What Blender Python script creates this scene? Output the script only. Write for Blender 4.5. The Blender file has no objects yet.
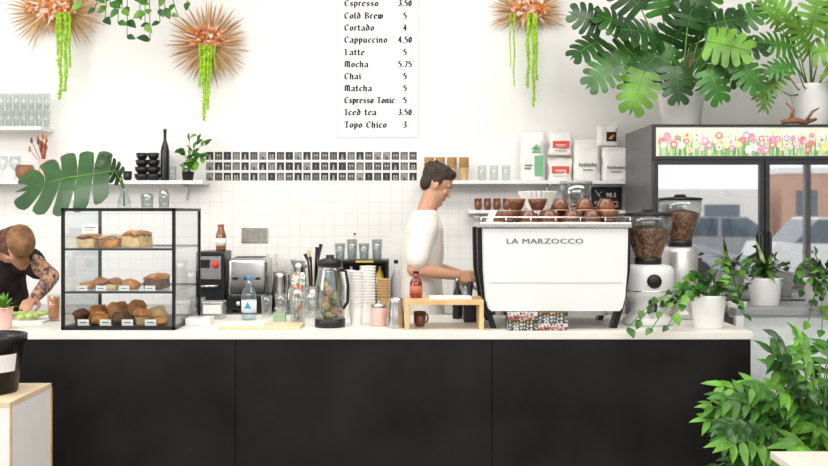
import bpy, bmesh, math, random
from mathutils import Vector, Matrix, noise
R=random.Random(7)
CAMZ=1.505; CY=-4.4; F=968.0
def X(px,y): return (px-414)*(y-CY)/F
def Z(py,y): return CAMZ-(py-213)*(y-CY)/F
V=Vector
scene=bpy.context.scene
# ---------------------------------------------------------------- materials
MC={}
def mat(name,col,rough=.5,metal=0,var=.08,scale=14,bump=0,emis=0,coat=0,trans=0,spec=.5):
    if name in MC: return MC[name]
    m=bpy.data.materials.new(name); m.use_nodes=True; nt=m.node_tree; b=nt.nodes['Principled BSDF']
    tc=nt.nodes.new('ShaderNodeTexCoord'); n=nt.nodes.new('ShaderNodeTexNoise'); n.inputs['Scale'].default_value=scale; n.inputs['Detail'].default_value=4
    nt.links.new(tc.outputs['Object'],n.inputs['Vector'])
    r=nt.nodes.new('ShaderNodeValToRGB'); nt.links.new(n.outputs['Fac'],r.inputs['Fac'])
    r.color_ramp.elements[0].position=.3; r.color_ramp.elements[1].position=.7
    r.color_ramp.elements[0].color=tuple(max(0,c*(1-var)) for c in col)+(1,)
    r.color_ramp.elements[1].color=tuple(min(1,c*(1+var)) for c in col)+(1,)
    nt.links.new(r.outputs['Color'],b.inputs['Base Color'])
    b.inputs['Roughness'].default_value=rough; b.inputs['Metallic'].default_value=metal
    b.inputs['Specular IOR Level'].default_value=spec
    b.inputs['Coat Weight'].default_value=coat
    b.inputs['Transmission Weight'].default_value=trans
    if emis:
        nt.links.new(r.outputs['Color'],b.inputs['Emission Color']); b.inputs['Emission Strength'].default_value=emis
    if bump:
        bp=nt.nodes.new('ShaderNodeBump'); bp.inputs['Strength'].default_value=bump; bp.inputs['Distance'].default_value=.01
        nt.links.new(n.outputs['Fac'],bp.inputs['Height']); nt.links.new(bp.outputs['Normal'],b.inputs['Normal'])
    MC[name]=m; return m
def glass(name,tint=(.95,.97,.97),f0=.08,rim=.5):
    if name in MC: return MC[name]
    m=bpy.data.materials.new(name); m.use_nodes=True; nt=m.node_tree; nt.nodes.clear()
    o=nt.nodes.new('ShaderNodeOutputMaterial'); mx=nt.nodes.new('ShaderNodeMixShader')
    t=nt.nodes.new('ShaderNodeBsdfTransparent'); g=nt.nodes.new('ShaderNodeBsdfGlossy'); g.inputs['Roughness'].default_value=.02
    t.inputs['Color'].default_value=tint+(1,)
    lw=nt.nodes.new('ShaderNodeLayerWeight'); lw.inputs['Blend'].default_value=.3
    mr=nt.nodes.new('ShaderNodeMapRange'); mr.inputs['To Min'].default_value=f0; mr.inputs['To Max'].default_value=rim
    nt.links.new(lw.outputs['Facing'],mr.inputs['Value']); nt.links.new(mr.outputs['Result'],mx.inputs['Fac'])
    nt.links.new(t.outputs[0],mx.inputs[1]); nt.links.new(g.outputs[0],mx.inputs[2]); nt.links.new(mx.outputs[0],o.inputs['Surface'])
    MC[name]=m; return m
def voro(name,cols,scale,rough=.6):
    if name in MC: return MC[name]
    m=mat(name,cols[0],rough); nt=m.node_tree; b=nt.nodes['Principled BSDF']
    tc=nt.nodes.new('ShaderNodeTexCoord'); v=nt.nodes.new('ShaderNodeTexVoronoi'); v.inputs['Scale'].default_value=scale
    nt.links.new(tc.outputs['Object'],v.inputs['Vector'])
    r=nt.nodes.new('ShaderNodeValToRGB'); r.color_ramp.interpolation='CONSTANT'
    s=nt.nodes.new('ShaderNodeSeparateColor'); nt.links.new(v.outputs['Color'],s.inputs['Color']); nt.links.new(s.outputs[0],r.inputs['Fac'])
    e=r.color_ramp.elements
    while len(e)<len(cols): e.new(.5)
    for i,c in enumerate(cols): e[i].position=i/len(cols); e[i].color=c+(1,)
    nt.links.new(r.outputs['Color'],b.inputs['Base Color']); return m
WHITE=mat('white_paint',(.86,.855,.84),.5,var=.02); CER=mat('white_ceramic',(.86,.855,.84),.25,var=.02,coat=.3)
BLK=mat('black_metal',(.008,.008,.009),.4,spec=.3); BLKP=mat('black_plastic',(.013,.013,.014),.35,spec=.35)
STEEL=mat('brushed_steel',(.55,.54,.53),.25,1,var=.1,scale=40); CHROME=mat('chrome',(.8,.8,.8),.1,1,var=.02)
LWOOD=mat('light_wood',(.7,.46,.22),.5,var=.15,scale=9); DWOOD=mat('brown_wood',(.25,.12,.055),.5,var=.25)
KRAFT=mat('kraft_paper',(.58,.38,.18),.8,var=.1); PAPER=mat('white_paper',(.87,.86,.84),.8,var=.02)
GL=glass('clear_glass',(.95,.97,.97),.06,.5); GLC=glass('case_glass',(.96,.98,.98),.03,.35); GLS=glass('tinted_glass',(.86,.89,.89),.12,.6); GLJ=glass('smoky_jar_glass',(.72,.74,.74),.18,.7)
PINK=mat('pink_glaze',(.85,.5,.45),.4); RED=mat('red_ink',(.75,.06,.04),.5)
ORNG=mat('orange_ink',(.75,.26,.05),.6); YEL=mat('yellow_ink',(.75,.55,.08),.5); BLUE=mat('blue_ink',(.06,.3,.6),.5)
BROWNC=mat('brown_glaze',(.17,.055,.022),.3,coat=.3,var=.35); CUPIN=mat('cup_rim_glaze',(.6,.4,.25),.4)
BEAN=voro('coffee_beans',[(.14,.05,.02),(.26,.11,.05),(.35,.17,.08),(.08,.03,.012)],95,.4)
LEAF=mat('leaf_green',(.03,.14,.012),.4,var=.55,scale=6,coat=.12); LEAFD=mat('leaf_dark_green',(.013,.065,.01),.38,var=.45,scale=6,coat=.15)
LEAFL=mat('leaf_light_green',(.11,.28,.022),.45,var=.45,scale=8); STEM=mat('stem_green',(.1,.2,.04),.6); SOIL=mat('soil',(.05,.03,.02),.95,var=.4,bump=.5)
LIME=mat('lime_amaranth',(.34,.62,.02),.8,var=.3,scale=40,bump=.6)
PALM=mat('dried_palm',(.44,.25,.11),.8,var=.2,scale=12); PALM2=mat('dried_palm_light',(.6,.38,.19),.8,var=.15,scale=12)
DFL=mat('dried_pink_flower',(.8,.42,.27),.9,var=.25,scale=30); DFO=mat('dried_orange_flower',(.66,.24,.07),.9,var=.3,scale=30); DFP=mat('dried_blush_flower',(.88,.64,.5),.9,var=.2)
SKIN=mat('skin',(.56,.3,.19),.55,var=.12,scale=9,bump=.05); HAIR=mat('dark_hair',(.03,.018,.012),.6,var=.5,scale=60,bump=.8)
# ---------------------------------------------------------------- mesh builder
class MB:
    def __init__(s): s.bm=bmesh.new(); s.m=[]
    def mi(s,m):
        if m not in s.m: s.m.append(m)
        return s.m.index(m)
    def add(s,vs,fs,m,smooth=False):
        i=s.mi(m); bv=[s.bm.verts.new(v) for v in vs]
        for f in fs:
            try:
                fc=s.bm.faces.new([bv[k] for k in f]); fc.material_index=i; fc.smooth=smooth
            except ValueError: pass
        return s
    def jit(s,a,sc,seed=0):
        o=V((seed*3.1,seed*1.7,seed*.9))
        for v in s.bm.verts:
            v.co+=noise.noise_vector(v.co*sc+o)*a
        return s
    def box(s,x0,x1,y0,y1,z0,z1,m,bev=0,M=None,cuts=0,seg=2):
        t=bmesh.new(); bmesh.ops.create_cube(t,size=1)
        for v in t.verts: v.co=V(((x0+x1)/2+v.co.x*(x1-x0),(y0+y1)/2+v.co.y*(y1-y0),(z0+z1)/2+v.co.z*(z1-z0)))
        if bev: bmesh.ops.bevel(t,geom=t.edges[:],offset=bev,segments=seg,affect='EDGES',profile=.5 if seg>2 else .7)
        if cuts: bmesh.ops.subdivide_edges(t,edges=[e for e in t.edges if e.calc_length()>bev*2],cuts=cuts,use_grid_fill=True)
        return s.merge(t,m,bool(cuts) or seg>2,M)
    def merge(s,t,m,smooth=False,M=None):
        t.verts.index_update()
        s.add([(M@v.co if M else v.co.copy()) for v in t.verts],[[v.index for v in f.verts] for f in t.faces],m,smooth); t.free(); return s
    def lathe(s,prof,m,c=(0,0,0),n=24,M=None,smooth=True):
        vs=[];fs=[];c=V(c)
        for r,z in prof:
            for k in range(n):
                a=2*math.pi*k/n; p=V((r*math.cos(a),r*math.sin(a),z)); vs.append((M@p if M else p)+c)
        for i in range(len(prof)-1):
            for k in range(n):
                k2=(k+1)%n; fs.append([i*n+k,i*n+k2,(i+1)*n+k2,(i+1)*n+k])
        if prof[0][0]>1e-6: fs.append(list(range(n))[::-1])
        if prof[-1][0]>1e-6: fs.append([(len(prof)-1)*n+k for k in range(n)])
        s.add(vs,fs,m,smooth); return s
    def ball(s,c,r,m,n=12,M=None):
        if not hasattr(r,'__len__'): r=(r,r,r)
        k=max(5,n//2)
        vs=[];fs=[]
        for i in range(k+1):
            t=math.pi*i/k
            for j in range(n):
                a=2*math.pi*j/n; p=V((r[0]*math.sin(t)*math.cos(a),r[1]*math.sin(t)*math.sin(a),-r[2]*math.cos(t)))
                vs.append((M@p if M else p)+V(c))
        for i in range(k):
            for j in range(n): fs.append([i*n+j,i*n+(j+1)%n,(i+1)*n+(j+1)%n,(i+1)*n+j])
        s.add(vs,fs,m,True); return s
    def tube(s,pts,rad,m,n=8,sy=1.0):
        pts=[V(p) for p in pts]
        if not hasattr(rad,'__len__'): rad=[rad]*len(pts)
        vs=[];fs=[];prev=None
        for i,p in enumerate(pts):
            d=(pts[min(i+1,len(pts)-1)]-pts[max(i-1,0)]).normalized()
            if prev is None: u=d.orthogonal().normalized()
            else: u=(prev-d*prev.dot(d)).normalized()
            prev=u; w=d.cross(u)
            for k in range(n):
                a=2*math.pi*k/n; vs.append(p+(u*math.cos(a)+w*math.sin(a)*sy)*rad[i])
        for i in range(len(pts)-1):
            for k in range(n): fs.append([i*n+k,i*n+(k+1)%n,(i+1)*n+(k+1)%n,(i+1)*n+k])
        fs.append(list(range(n))[::-1]); fs.append([(len(pts)-1)*n+k for k in range(n)])
        s.add(vs,fs,m,True); return s
    def prism(s,poly,y0,y1,m):
        n=len(poly); vs=[(x,y0,z) for x,z in poly]+[(x,y1,z) for x,z in poly]
        s.add(vs,[list(range(n)),list(range(2*n-1,n-1,-1))]+[[i,i+n,(i+1)%n+n,(i+1)%n] for i in range(n)],m); return s
    def leaf(s,b,d,nr,L,W,m,droop=.2,fold=.25):
        b=V(b); d=V(d).normalized(); nr=V(nr); nr=(nr-d*nr.dot(d)).normalized(); sd=d.cross(nr)
        rows=[(0,.12),(.2,.8),(.45,1),(.75,.62),(1,0.02)]
        vs=[]
        for u,w in rows:
            c=b+d*u*L-nr*droop*u*u*L; h=w*W/2
            vs+= [c-sd*h+nr*fold*h, c, c+sd*h+nr*fold*h]
        fs=[]
        for i in range(4):
            a=i*3; fs+=[[a,a+1,a+4,a+3],[a+1,a+2,a+5,a+4]]
        s.add(vs,fs,m,True); return s
    def mleaf(s,b,d,nr,S,m,lobes=6,cut=.5,width=.95,droop=.25,gap=.1,sweep=(-.1,.2)):
        # broad heart-shaped blade; deep slits run from the rim towards the midrib between rounded fingers
        b=V(b); d=V(d).normalized(); nr=V(nr); nr=(nr-d*nr.dot(d)).normalized(); sd=d.cross(nr)
        def P(u,v): return b+d*(u*S)+sd*(v*S)-nr*S*(droop*u*abs(u)+.32*v*v)+nr*S*.06*min(abs(v),.2)
        def Wd(u): return width/2*max(.03,math.sin(math.pi*min(1,max(0,(u+.22)/1.24))))**.6
        for sg in (-1,1):
            for i in range(lobes):
                u0=i/lobes*.98; u1=(i+1)/lobes*.98; sw=sweep[0]+(sweep[1]-sweep[0])*(i/(lobes-1))
                wj=R.uniform(.95,1.04)
                rows=[0,(1-cut)*.55,1-cut,1-cut*.7,1-cut*.3,.92,1.0,1.035]
                sh=[0,0,.02,gap*.8,gap,gap*1.5,gap*2.2+.06,.36]
                vs=[]
                for r,g in zip(rows,sh):
                    for q in (0,.5,1):
                        uu=u0+(u1-u0)*(g+(1-2*g)*q)
                        W=Wd(uu)*(wj if r>.6 else 1)
                        bow=.014*(1 if q==.5 else 0)*r
                        vs.append(P(uu+sw*r*r,sg*W*(r+bow)))
                fs=[]
                for k in range(len(rows)-1):
                    for q in (0,1):
                        f=[k*3+q,k*3+q+1,k*3+q+4,k*3+q+3]
                        fs.append(f if sg>0 else f[::-1])
                s.add(vs,fs,m,True)
        s.add([P(.95,-.06*width),P(.95,.06*width),P(1.17,0)],[[0,1,2]],m,True)
        s.tube([P(0,0)+nr*.002,P(.5,0)+nr*.003,P(1,0)+nr*.002],[.008*S+.001,.005*S+.001,.001],LEAFL,4)
        return s
    def obj(s,name,parent=None,loc=(0,0,0),label=None,cat=None,group=None,kind=None,rotz=0,fix=True):
        me=bpy.data.meshes.new(name)
        if fix: bmesh.ops.recalc_face_normals(s.bm,faces=s.bm.faces[:])
        s.bm.to_mesh(me); s.bm.free()
        for m in s.m: me.materials.append(m)
        o=bpy.data.objects.new(name,me); bpy.context.collection.objects.link(o); o.location=loc; o.rotation_euler[2]=rotz
        if parent: o.parent=parent
        if label: o['label']=label
        if cat: o['category']=cat
        if group: o['group']=group
        if kind: o['kind']=kind
        return o
def thing(name,label,cat,loc,group=None,rotz=0):
    o=bpy.data.objects.new(name,None); o.empty_display_size=.05; bpy.context.collection.objects.link(o); o.location=loc; o.rotation_euler[2]=rotz
    o['label']=label
    if cat: o['category']=cat
    if group: o['group']=group
    return o
def struct(mb,name): return mb.obj(name,kind='structure')
def text(mb,s,size,c,m,ext=.0008,sx=1,sp=1,off=0):
    cu=bpy.data.curves.new('t','FONT'); cu.body=s; cu.size=size; cu.align_x='CENTER'; cu.extrude=ext; cu.resolution_u=2; cu.space_character=sp
    o=bpy.data.objects.new('t',cu); bpy.context.collection.objects.link(o)
    dg=bpy.context.evaluated_depsgraph_get(); me=bpy.data.meshes.new_from_object(o.evaluated_get(dg))
    for dx in ((0,) if not off else (-off,off)):
        vs=[V((c[0]+dx+v.co.x*sx,c[1]-v.co.z-abs(dx)*.02*(dx>0),c[2]+v.co.y)) for v in me.vertices]
        mb.add(vs,[list(p.vertices) for p in me.polygons],m)
    bpy.data.objects.remove(o); bpy.data.curves.remove(cu); bpy.data.meshes.remove(me)
# ---------------------------------------------------------------- room
WY=2.0; CT=.965; BC=.90; RX=8.4
wm=mat('wall_white_tile',(.9,.89,.875),.55,var=.01); nt=wm.node_tree; b=nt.nodes['Principled BSDF']
tc=nt.nodes.new('ShaderNodeTexCoord'); sp=nt.nodes.new('ShaderNodeSeparateXYZ'); cb=nt.nodes.new('ShaderNodeCombineXYZ'); br=nt.nodes.new('ShaderNodeTexBrick')
nt.links.new(tc.outputs['Object'],sp.inputs[0]); nt.links.new(sp.outputs['X'],cb.inputs['X']); nt.links.new(sp.outputs['Z'],cb.inputs['Y']); nt.links.new(cb.outputs[0],br.inputs['Vector'])
br.offset=0; br.inputs['Scale'].default_value=1; br.inputs['Brick Width'].default_value=.075; br.inputs['Row Height'].default_value=.075; br.inputs['Mortar Size'].default_value=.0018
br.inputs['Color1'].default_value=(.85,.84,.82,1); br.inputs['Color2'].default_value=(.85,.84,.82,1); br.inputs['Mortar'].default_value=(.72,.7,.67,1)
lt=nt.nodes.new('ShaderNodeMath'); lt.operation='LESS_THAN'; lt.inputs[1].default_value=1.70; nt.links.new(sp.outputs['Z'],lt.inputs[0])
mx=nt.nodes.new('ShaderNodeMix'); mx.data_type='RGBA'; mx.inputs[6].default_value=(.865,.855,.84,1)
nt.links.new(lt.outputs[0],mx.inputs[0]); nt.links.new(br.outputs['Color'],mx.inputs[7]); nt.links.new(mx.outputs[2],b.inputs['Base Color'])
WALL=mat('wall_paint',(.86,.845,.82),.7,var=.01); FLR=mat('concrete_floor',(.36,.33,.29),.5,var=.15,scale=3)
struct(MB().box(-4.6,RX,WY,WY+.15,0,3.8,wm),'wall_back')
struct(MB().box(-4.75,-4.6,-7.6,WY,0,3.8,WALL),'wall_left')
struct(MB().box(RX,RX+.15,-7.6,WY,0,3.8,WALL),'wall_right')
struct(MB().box(-4.75,RX+.15,-7.6,WY+.15,-.1,0,FLR),'floor')
struct(MB().box(-4.75,RX+.15,-7.6,WY+.15,3.8,3.9,WALL),'ceiling')
struct(MB().box(-4.75,RX+.15,-7.75,-7.6,3.3,3.8,WALL).box(-4.75,RX+.15,-7.75,-7.6,-.1,.4,WALL),'wall_front')
FRM=mat('window_frame_grey',(.3,.3,.3),.5)
for i,(a,c) in enumerate([(-4.75,-1.8),(-1.8,2),(2,5.7),(5.7,RX+.15)]):
    w=MB()
    for q in (a,c-.04): w.box(q,q+.04,-7.72,-7.62,.4,3.3,FRM)
    w.box(a,c,-7.72,-7.62,.4,.46,FRM).box(a,c,-7.72,-7.62,3.24,3.3,FRM)
    struct(w,'window_%d'%(i+1))
# ---------------------------------------------------------------- counters
CXL=X(-90,0); CXR=X(753,0)
wt=mat('worktop_laminate',(.83,.8,.74),.35,var=.03)
MB().box(CXL,CXR,0,.75,CT-.035,CT,wt,.004).obj('worktop',label='cream laminate worktop with pale edge on the black service counter',cat='worktop')
cn=thing('service_counter','matte black panelled cafe service counter base','counter',(0,0,0))
pb=mat('black_board',(.0085,.008,.008),.55,var=.75,scale=2.6,spec=.22)
MB().box(CXL,CXR-.03,.03,.72,0,CT-.035,BLK).obj('body',cn)
seams=[CXL,X(235,0),X(492,0),CXR-.006]
for i in range(3): MB().box(seams[i]+.0015,seams[i+1]-.0015,.008,.03,0,CT-.035,pb,.001).obj('panel',cn)
MB().box(CXR-.03,CXR-.006,.031,.72,0,CT-.035,pb,.001).obj('panel',cn)
bc=thing('back_counter','white back counter cabinet along the tiled wall','counter',(0,0,0))
MB().box(-3.6,1.22,1.45,1.995,0,BC-.03,WHITE).obj('body',bc)
for i in range(8):
    x=-3.6+i*.6; MB().box(x+.005,x+.595,1.43,1.449,.1,BC-.04,WHITE,.002).obj('door',bc)
MB().box(-3.6,1.22,1.42,1.995,BC-.03,BC,mat('steel_top',(.6,.6,.6),.35,1)).obj('worktop',bc)
SZ=Z(181,1.9)
def shelf(px0,px1,z,y0,lab):
    t=thing('wall_shelf',lab,'shelf',(0,0,0))
    MB().box(X(px0,1.9),X(px1,1.9),y0,2.0,z-.022,z,WHITE,.002).obj('board',t)
    x=X(px0,1.9)+.08
    while x<X(px1,1.9)-.04:
        MB().prism([(0,0),(.012,0),(.012,-.1),(0,-.1)],0,.014,STEEL).box(0,.012,-.14,0,-.012,0,STEEL).obj('bracket',t,loc=(x,1.985,z-.022)); x+=.75
    return t
shelf(-60,207,SZ,1.78,'long white wall shelf with black cups and glassware')
shelf(420,632,SZ,1.78,'white wall shelf holding coffee bags and kraft cups')
SZ2=Z(128,1.9); shelf(-60,48,SZ2,1.78,'short white upper wall shelf stacked with glasses')
SZ3=Z(207,1.9)-.02; shelf(468,634,SZ3,1.78,'lower white wall shelf with brown mugs')
# ---------------------------------------------------------------- menu lettering
G={'a':(.65,[[(.05,.9),(.3,1),(.5,.85),(.5,.1),(.6,0)],[(.5,.55),(.15,.45),(.05,.2),(.2,0),(.5,.15)]]),
'c':(.56,[[(.5,.85),(.3,1),(.1,.8),(.1,.15),(.3,0),(.5,.15)]]),
'd':(.65,[[(.15,1.5),(.5,.95),(.5,.15),(.3,0),(.1,.15),(.1,.8),(.3,1),(.5,.85)]]),
'e':(.6,[[(.1,.5),(.5,.65),(.5,.85),(.3,1),(.1,.8),(.1,.15),(.3,0),(.5,.15)]]),
'h':(.65,[[(.1,1.5),(.1,0)],[(.1,.85),(.35,1),(.5,.8),(.5,.1),(.4,-.15)]]),
'i':(.3,[[(.05,1),(.15,.85),(.15,.1),(.25,0)],[(.12,1.35),(.2,1.3)]]),
'l':(.3,[[(.1,1.5),(.1,.15),(.22,0)]]),
'n':(.68,[[(.1,1),(.1,0)],[(.1,.85),(.35,1),(.5,.8),(.5,.1),(.6,0)]]),
'o':(.62,[[(.3,1),(.1,.8),(.1,.2),(.3,0),(.5,.2),(.5,.8),(.3,1)]]),
'p':(.62,[[(.1,1),(.1,-.45)],[(.1,.85),(.3,1),(.5,.8),(.5,.2),(.3,0),(.1,.15)]]),
'r':(.46,[[(.1,1),(.1,0)],[(.1,.8),(.3,1),(.42,.88)]]),
's':(.58,[[(.5,.88),(.3,1),(.1,.8),(.15,.6),(.45,.4),(.5,.2),(.3,0),(.08,.12)]]),
't':(.44,[[(.15,1.35),(.15,.15),(.3,0),(.4,.1)],[(0,.95),(.38,.95)]]),
'u':(.68,[[(.1,1),(.1,.2),(.25,0),(.5,.15)],[(.5,1),(.5,.1),(.6,0)]]),
'w':(.9,[[(.1,1.05),(.1,.2),(.25,0),(.42,.15)],[(.42,1),(.42,.15),(.55,0),(.75,.2),(.75,.85),(.6,1)]]),
'E':(.8,[[(.7,1.3),(.4,1.5),(.12,1.2),(.12,.3),(.4,0),(.75,.2)],[(.12,.75),(.6,.8)]]),
'C':(.8,[[(.7,1.25),(.4,1.5),(.12,1.2),(.12,.3),(.4,0),(.75,.2)]]),
'B':(.8,[[(.15,1.5),(.15,0)],[(.05,1.45),(.55,1.4),(.62,1.05),(.2,.8),(.65,.6),(.65,.15),(.35,0),(.05,.05)]]),
'L':(.75,[[(.1,1.5),(.25,1.35),(.25,.1)],[(.05,0),(.45,.05),(.7,.25)]]),
'M':(1.05,[[(.15,1.4),(.15,.1),(.05,0)],[(.15,1.3),(.35,1.5),(.5,1.3),(.5,0)],[(.5,1.3),(.7,1.5),(.85,1.2),(.85,.1),(.95,0)]]),
'T':(.78,[[(.0,1.3),(.2,1.48),(.78,1.42)],[(.4,1.4),(.4,.1)],[(.2,.03),(.6,.08)]]),
'I':(.55,[[(.05,1.4),(.5,1.45)],[(.28,1.4),(.28,.1)],[(.05,.02),(.5,.06)]]),
'3':(.62,[[(.1,1.3),(.35,1.5),(.5,1.2),(.3,.8),(.55,.5),(.5,.15),(.3,0),(.08,.15)]]),
'5':(.62,[[(.5,1.45),(.15,1.45),(.12,.85),(.4,.9),(.55,.5),(.4,.05),(.1,.05)]]),
'4':(.68,[[(.42,0),(.42,1.5),(.05,.45),(.62,.45)]]),
'0':(.62,[[(.3,1.4),(.1,1.1),(.1,.3),(.3,0),(.5,.3),(.5,1.1),(.3,1.4)]]),
'7':(.62,[[(.08,1.4),(.55,1.4),(.2,0)]]),'.':(.26,[[(.08,.1),(.15,.0)]]),' ':(.4,[])}
def black(mb,s,x,z,y,u,m,gap=.17,XS=1.4):
    nx,nz=.19*u,.085*u
    for ch in s:
        w,st=G[ch]
        for pl in st:
            for (a,b_),(c,d) in zip(pl,pl[1:]):
                A=(x+a*u*XS,z+b_*u);B=(x+c*u*XS,z+d*u)
                q=[(A[0]-nx,A[1]-nz),(A[0]+nx,A[1]+nz),(B[0]+nx,B[1]+nz),(B[0]-nx,B[1]-nz)]
                ar=sum(q[i][0]*q[(i+1)%4][1]-q[(i+1)%4][0]*q[i][1] for i in range(4))
                if ar<0:q=q[::-1]
                if abs(ar)>1e-8: mb.add([(p[0],y,p[1]) for p in q],[[0,1,2,3]],m)
                for C in (A,B):
                    mb.add([(C[0]-nx,y-.0001,C[1]-nz),(C[0]-nx*.1,y-.0001,C[1]-nz*1.1),(C[0]+nx,y-.0001,C[1]+nz),(C[0]+nx*.1,y-.0001,C[1]+nz*1.1)],[[0,1,2,3]],m)
        x+=(w+gap)*u*XS
my=WY-.003; board=thing('menu_board','large white wall menu with black gothic lettering and prices','menu',(X(378,my),my,0))
INK=mat('menu_ink',(.015,.013,.013),.7,spec=.2)
bw=(X(419,my)-X(338,my))/2; zt=Z(-30,my); zb=Z(138,my)
MB().box(-bw,bw,.0,.003,zb,zt,mat('menu_panel',(.87,.86,.845),.5,var=.01)).obj('panel',board)
fr=MB(); TRIM=mat('panel_trim',(.55,.54,.52),.5)
for a in ((-bw,-bw+.004),(bw-.004,bw)): fr.box(a[0],a[1],-.001,0,zb,zt,TRIM)
fr.box(-bw+.004,bw-.004,-.001,0,zb,zb+.004,TRIM).obj('frame',board)
rows=[('Espresso','3.50',3),('Cold Brew','5',15.5),('Cortado','4',27.5),('Cappuccino','4.50',39.5),('Latte','5',52),('Mocha','5.75',64),('Chai','5',76),('Matcha','5',88),('Espresso Tonic','5',100),('Iced tea','3.50',112),('Topo Chico','3',124.5)]
U=.0265
for s,p,py in rows:
    z=Z(py+3.1,my)
    wn=sum(G[c][0]+.17 for c in s)*U*1.4; xs=1.4*min(1,.345/wn)
    mt=MB(); black(mt,s,X(344.5,my)-board.location.x,z,-.001,U,INK,.17 if wn<.35 else .15,xs); mt.obj('menu_line',board,fix=False)
    wid=sum(G[c][0]+.17 for c in p)*U*1.25
    mt=MB(); black(mt,p,X(405.5,my)-board.location.x-wid/2,z,-.001,U,INK,.17,1.25); mt.obj('menu_price',board,fix=False)
# ---------------------------------------------------------------- photo prints
pv=[(.012,.012,.014),(.05,.045,.042),(.01,.011,.013),(.14,.13,.12),(.015,.014,.014),(.05,.055,.06),(.26,.25,.24),(.01,.01,.01)]
proto=[];k=0
for r in range(3):
    for c in range(24):
        x=X(209.5+c*8.85,1.99); z=Z(156.2+r*10.4,1.99)
        if k<8:
            i=k; mb=MB(); w,h=.0288,.0338
            bg=mat('photo_dark_%d'%i,pv[i],.5,var=.7,scale=70)
            mb.box(-w,w,-.001,.001,-h,h,PAPER)
            mb.add([(-w+.0045,-.0016,-h+.0105),(w-.0045,-.0016,-h+.0105),(w-.0045,-.0016,h-.005),(-w+.0045,-.0016,h-.005)],[[0,1,2,3]],bg)
            sk=mat('photo_face_%d'%(i%3),[(.42,.38,.35),(.6,.56,.53),(.25,.23,.21)][i%3],.5); cl=mat('photo_cloth_%d'%(i%4),[(.3,.3,.3),(.12,.1,.1),(.05,.06,.08),(.25,.24,.22)][i%4],.5)
            for cx in ([-.008,.008] if i%2 else [0]):
                n=10; mb.add([(cx+.005*math.cos(6.283*q/n),-.0024,.006+.0065*math.sin(6.283*q/n)) for q in range(n)],[list(range(n))],sk)
                mb.add([(cx-.009,-.002,-h+.011),(cx+.009,-.002,-h+.011),(cx+.007,-.002,-.002),(cx-.007,-.002,-.002)],[[0,1,2,3]],cl)
            o=mb.obj('photo_print',None,(x,1.999,z),'small instant photo print with white border taped to wall','photo','instant photo prints on the wall',fix=False); proto.append(o)
        else:
            o=proto[R.randrange(8)].copy(); bpy.context.collection.objects.link(o); o.location=(x,1.999,z)
        k+=1
# ---------------------------------------------------------------- dried palm wreaths
def wreath(px,py,rad,strands,lab,fans,fl=(0,0),fw=1.0):
    y=WY-.05; t=thing('dried_flower_wreath',lab,'wreath',(X(px,y),y,Z(py,y)))
    mb=MB(); lay=0
    for (ox,oz,a0,a1,rr,n) in fans:
        lay+=1
        for i in range(n):
            a=math.radians(a0+(a1-a0)*(i+.5+R.uniform(-.18,.18))/n)
            L=rr*R.uniform(.82,1.06)
            d=V((math.cos(a),-.04-.05*(lay%3),math.sin(a)))
            mb.leaf((ox,-.004*lay,oz),d,(0,-1,0),L,.0165,PALM if (i+lay)%2 else PALM2,.0,.25 if i%2 else -.25)
    mb.obj('palm_fan',t,fix=False)
    mb=MB()
    for i in range(75):
        a=R.uniform(0,6.28); r=rad*.3*math.sqrt(R.random()); r2=R.uniform(.006,.017)
        mb.ball((fl[0]+r*math.cos(a)*1.3*fw,-.06-R.random()*.04,fl[1]+r*math.sin(a)*.8),(r2,r2,r2*R.uniform(.7,1.2)),R.choice([DFL,DFO,DFO,DFP]),7)
    for i in range(60):
        a=R.uniform(0,6.28); d=V((math.cos(a)*fw,-.3,math.sin(a)))
        mb.leaf((fl[0]+R.uniform(-.05,.05)*fw,-.06,fl[1]+R.uniform(-.02,.02)),d,(0,-1,0),rad*R.uniform(.22,.5),.013,R.choice([DFP,DFO,DFL,DFO]),.1)
    mb.obj('dried_flowers',t,fix=False)
    mb=MB()
    for (sx,ln,th) in strands:
        z=-.03; pts=[];rr=[]
        N=int(ln/.012)
        for i in range(N):
            pts.append((sx+math.sin(i*.3+sx*50)*.003,-.1,z-i*.012)); rr.append(th*.75*(.8+.35*R.random())*(1-.35*i/N))
        mb.tube(pts,rr,LIME,7)
        for i in range(0,N,1):
            p=pts[i]
            for q in range(2): mb.ball((p[0]+R.uniform(-th,th)*.8,p[1]+R.uniform(-th,0),p[2]+R.uniform(-.006,.006)),th*R.uniform(.28,.48)*(1-.3*i/N),LIME,6)
    mb.obj('hanging_amaranth',t,fix=False)
wreath(56,12,.31,[(.065,.57,.017),(.1,.52,.016),(.125,.36,.012),(.045,.28,.01)],'dried palm fan wall arrangement with blush flowers and lime amaranth',
  [(-.06,0,105,255,.28,20),(.07,0,-75,75,.29,20),(0,.03,20,160,.29,18),(.0,-.02,-150,-30,.15,12)],fl=(0,.015),fw=1.5)
wreath(209,44,.285,[(-.01,.5,.017),(.015,.42,.015),(-.035,.28,.011),(.035,.24,.009),(.06,.18,.006)],'sunburst dried palm wreath with orange flowers and lime amaranth',
  [(0,0,0,360,.295,44),(0,0,3,363,.26,36),(0,0,1,361,.19,28)],fl=(0,.025))
wreath(527,12,.25,[(-.005,.5,.015),(.03,.62,.015),(.05,.45,.011),(-.095,.48,.008),(-.12,.36,.006)],'dried palm wreath with pink flowers and long lime strands',
  [(0,0,-25,205,.28,32),(0,0,-40,220,.25,28),(0,0,190,350,.15,14)],fl=(.01,0.005),fw=1.2)
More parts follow.
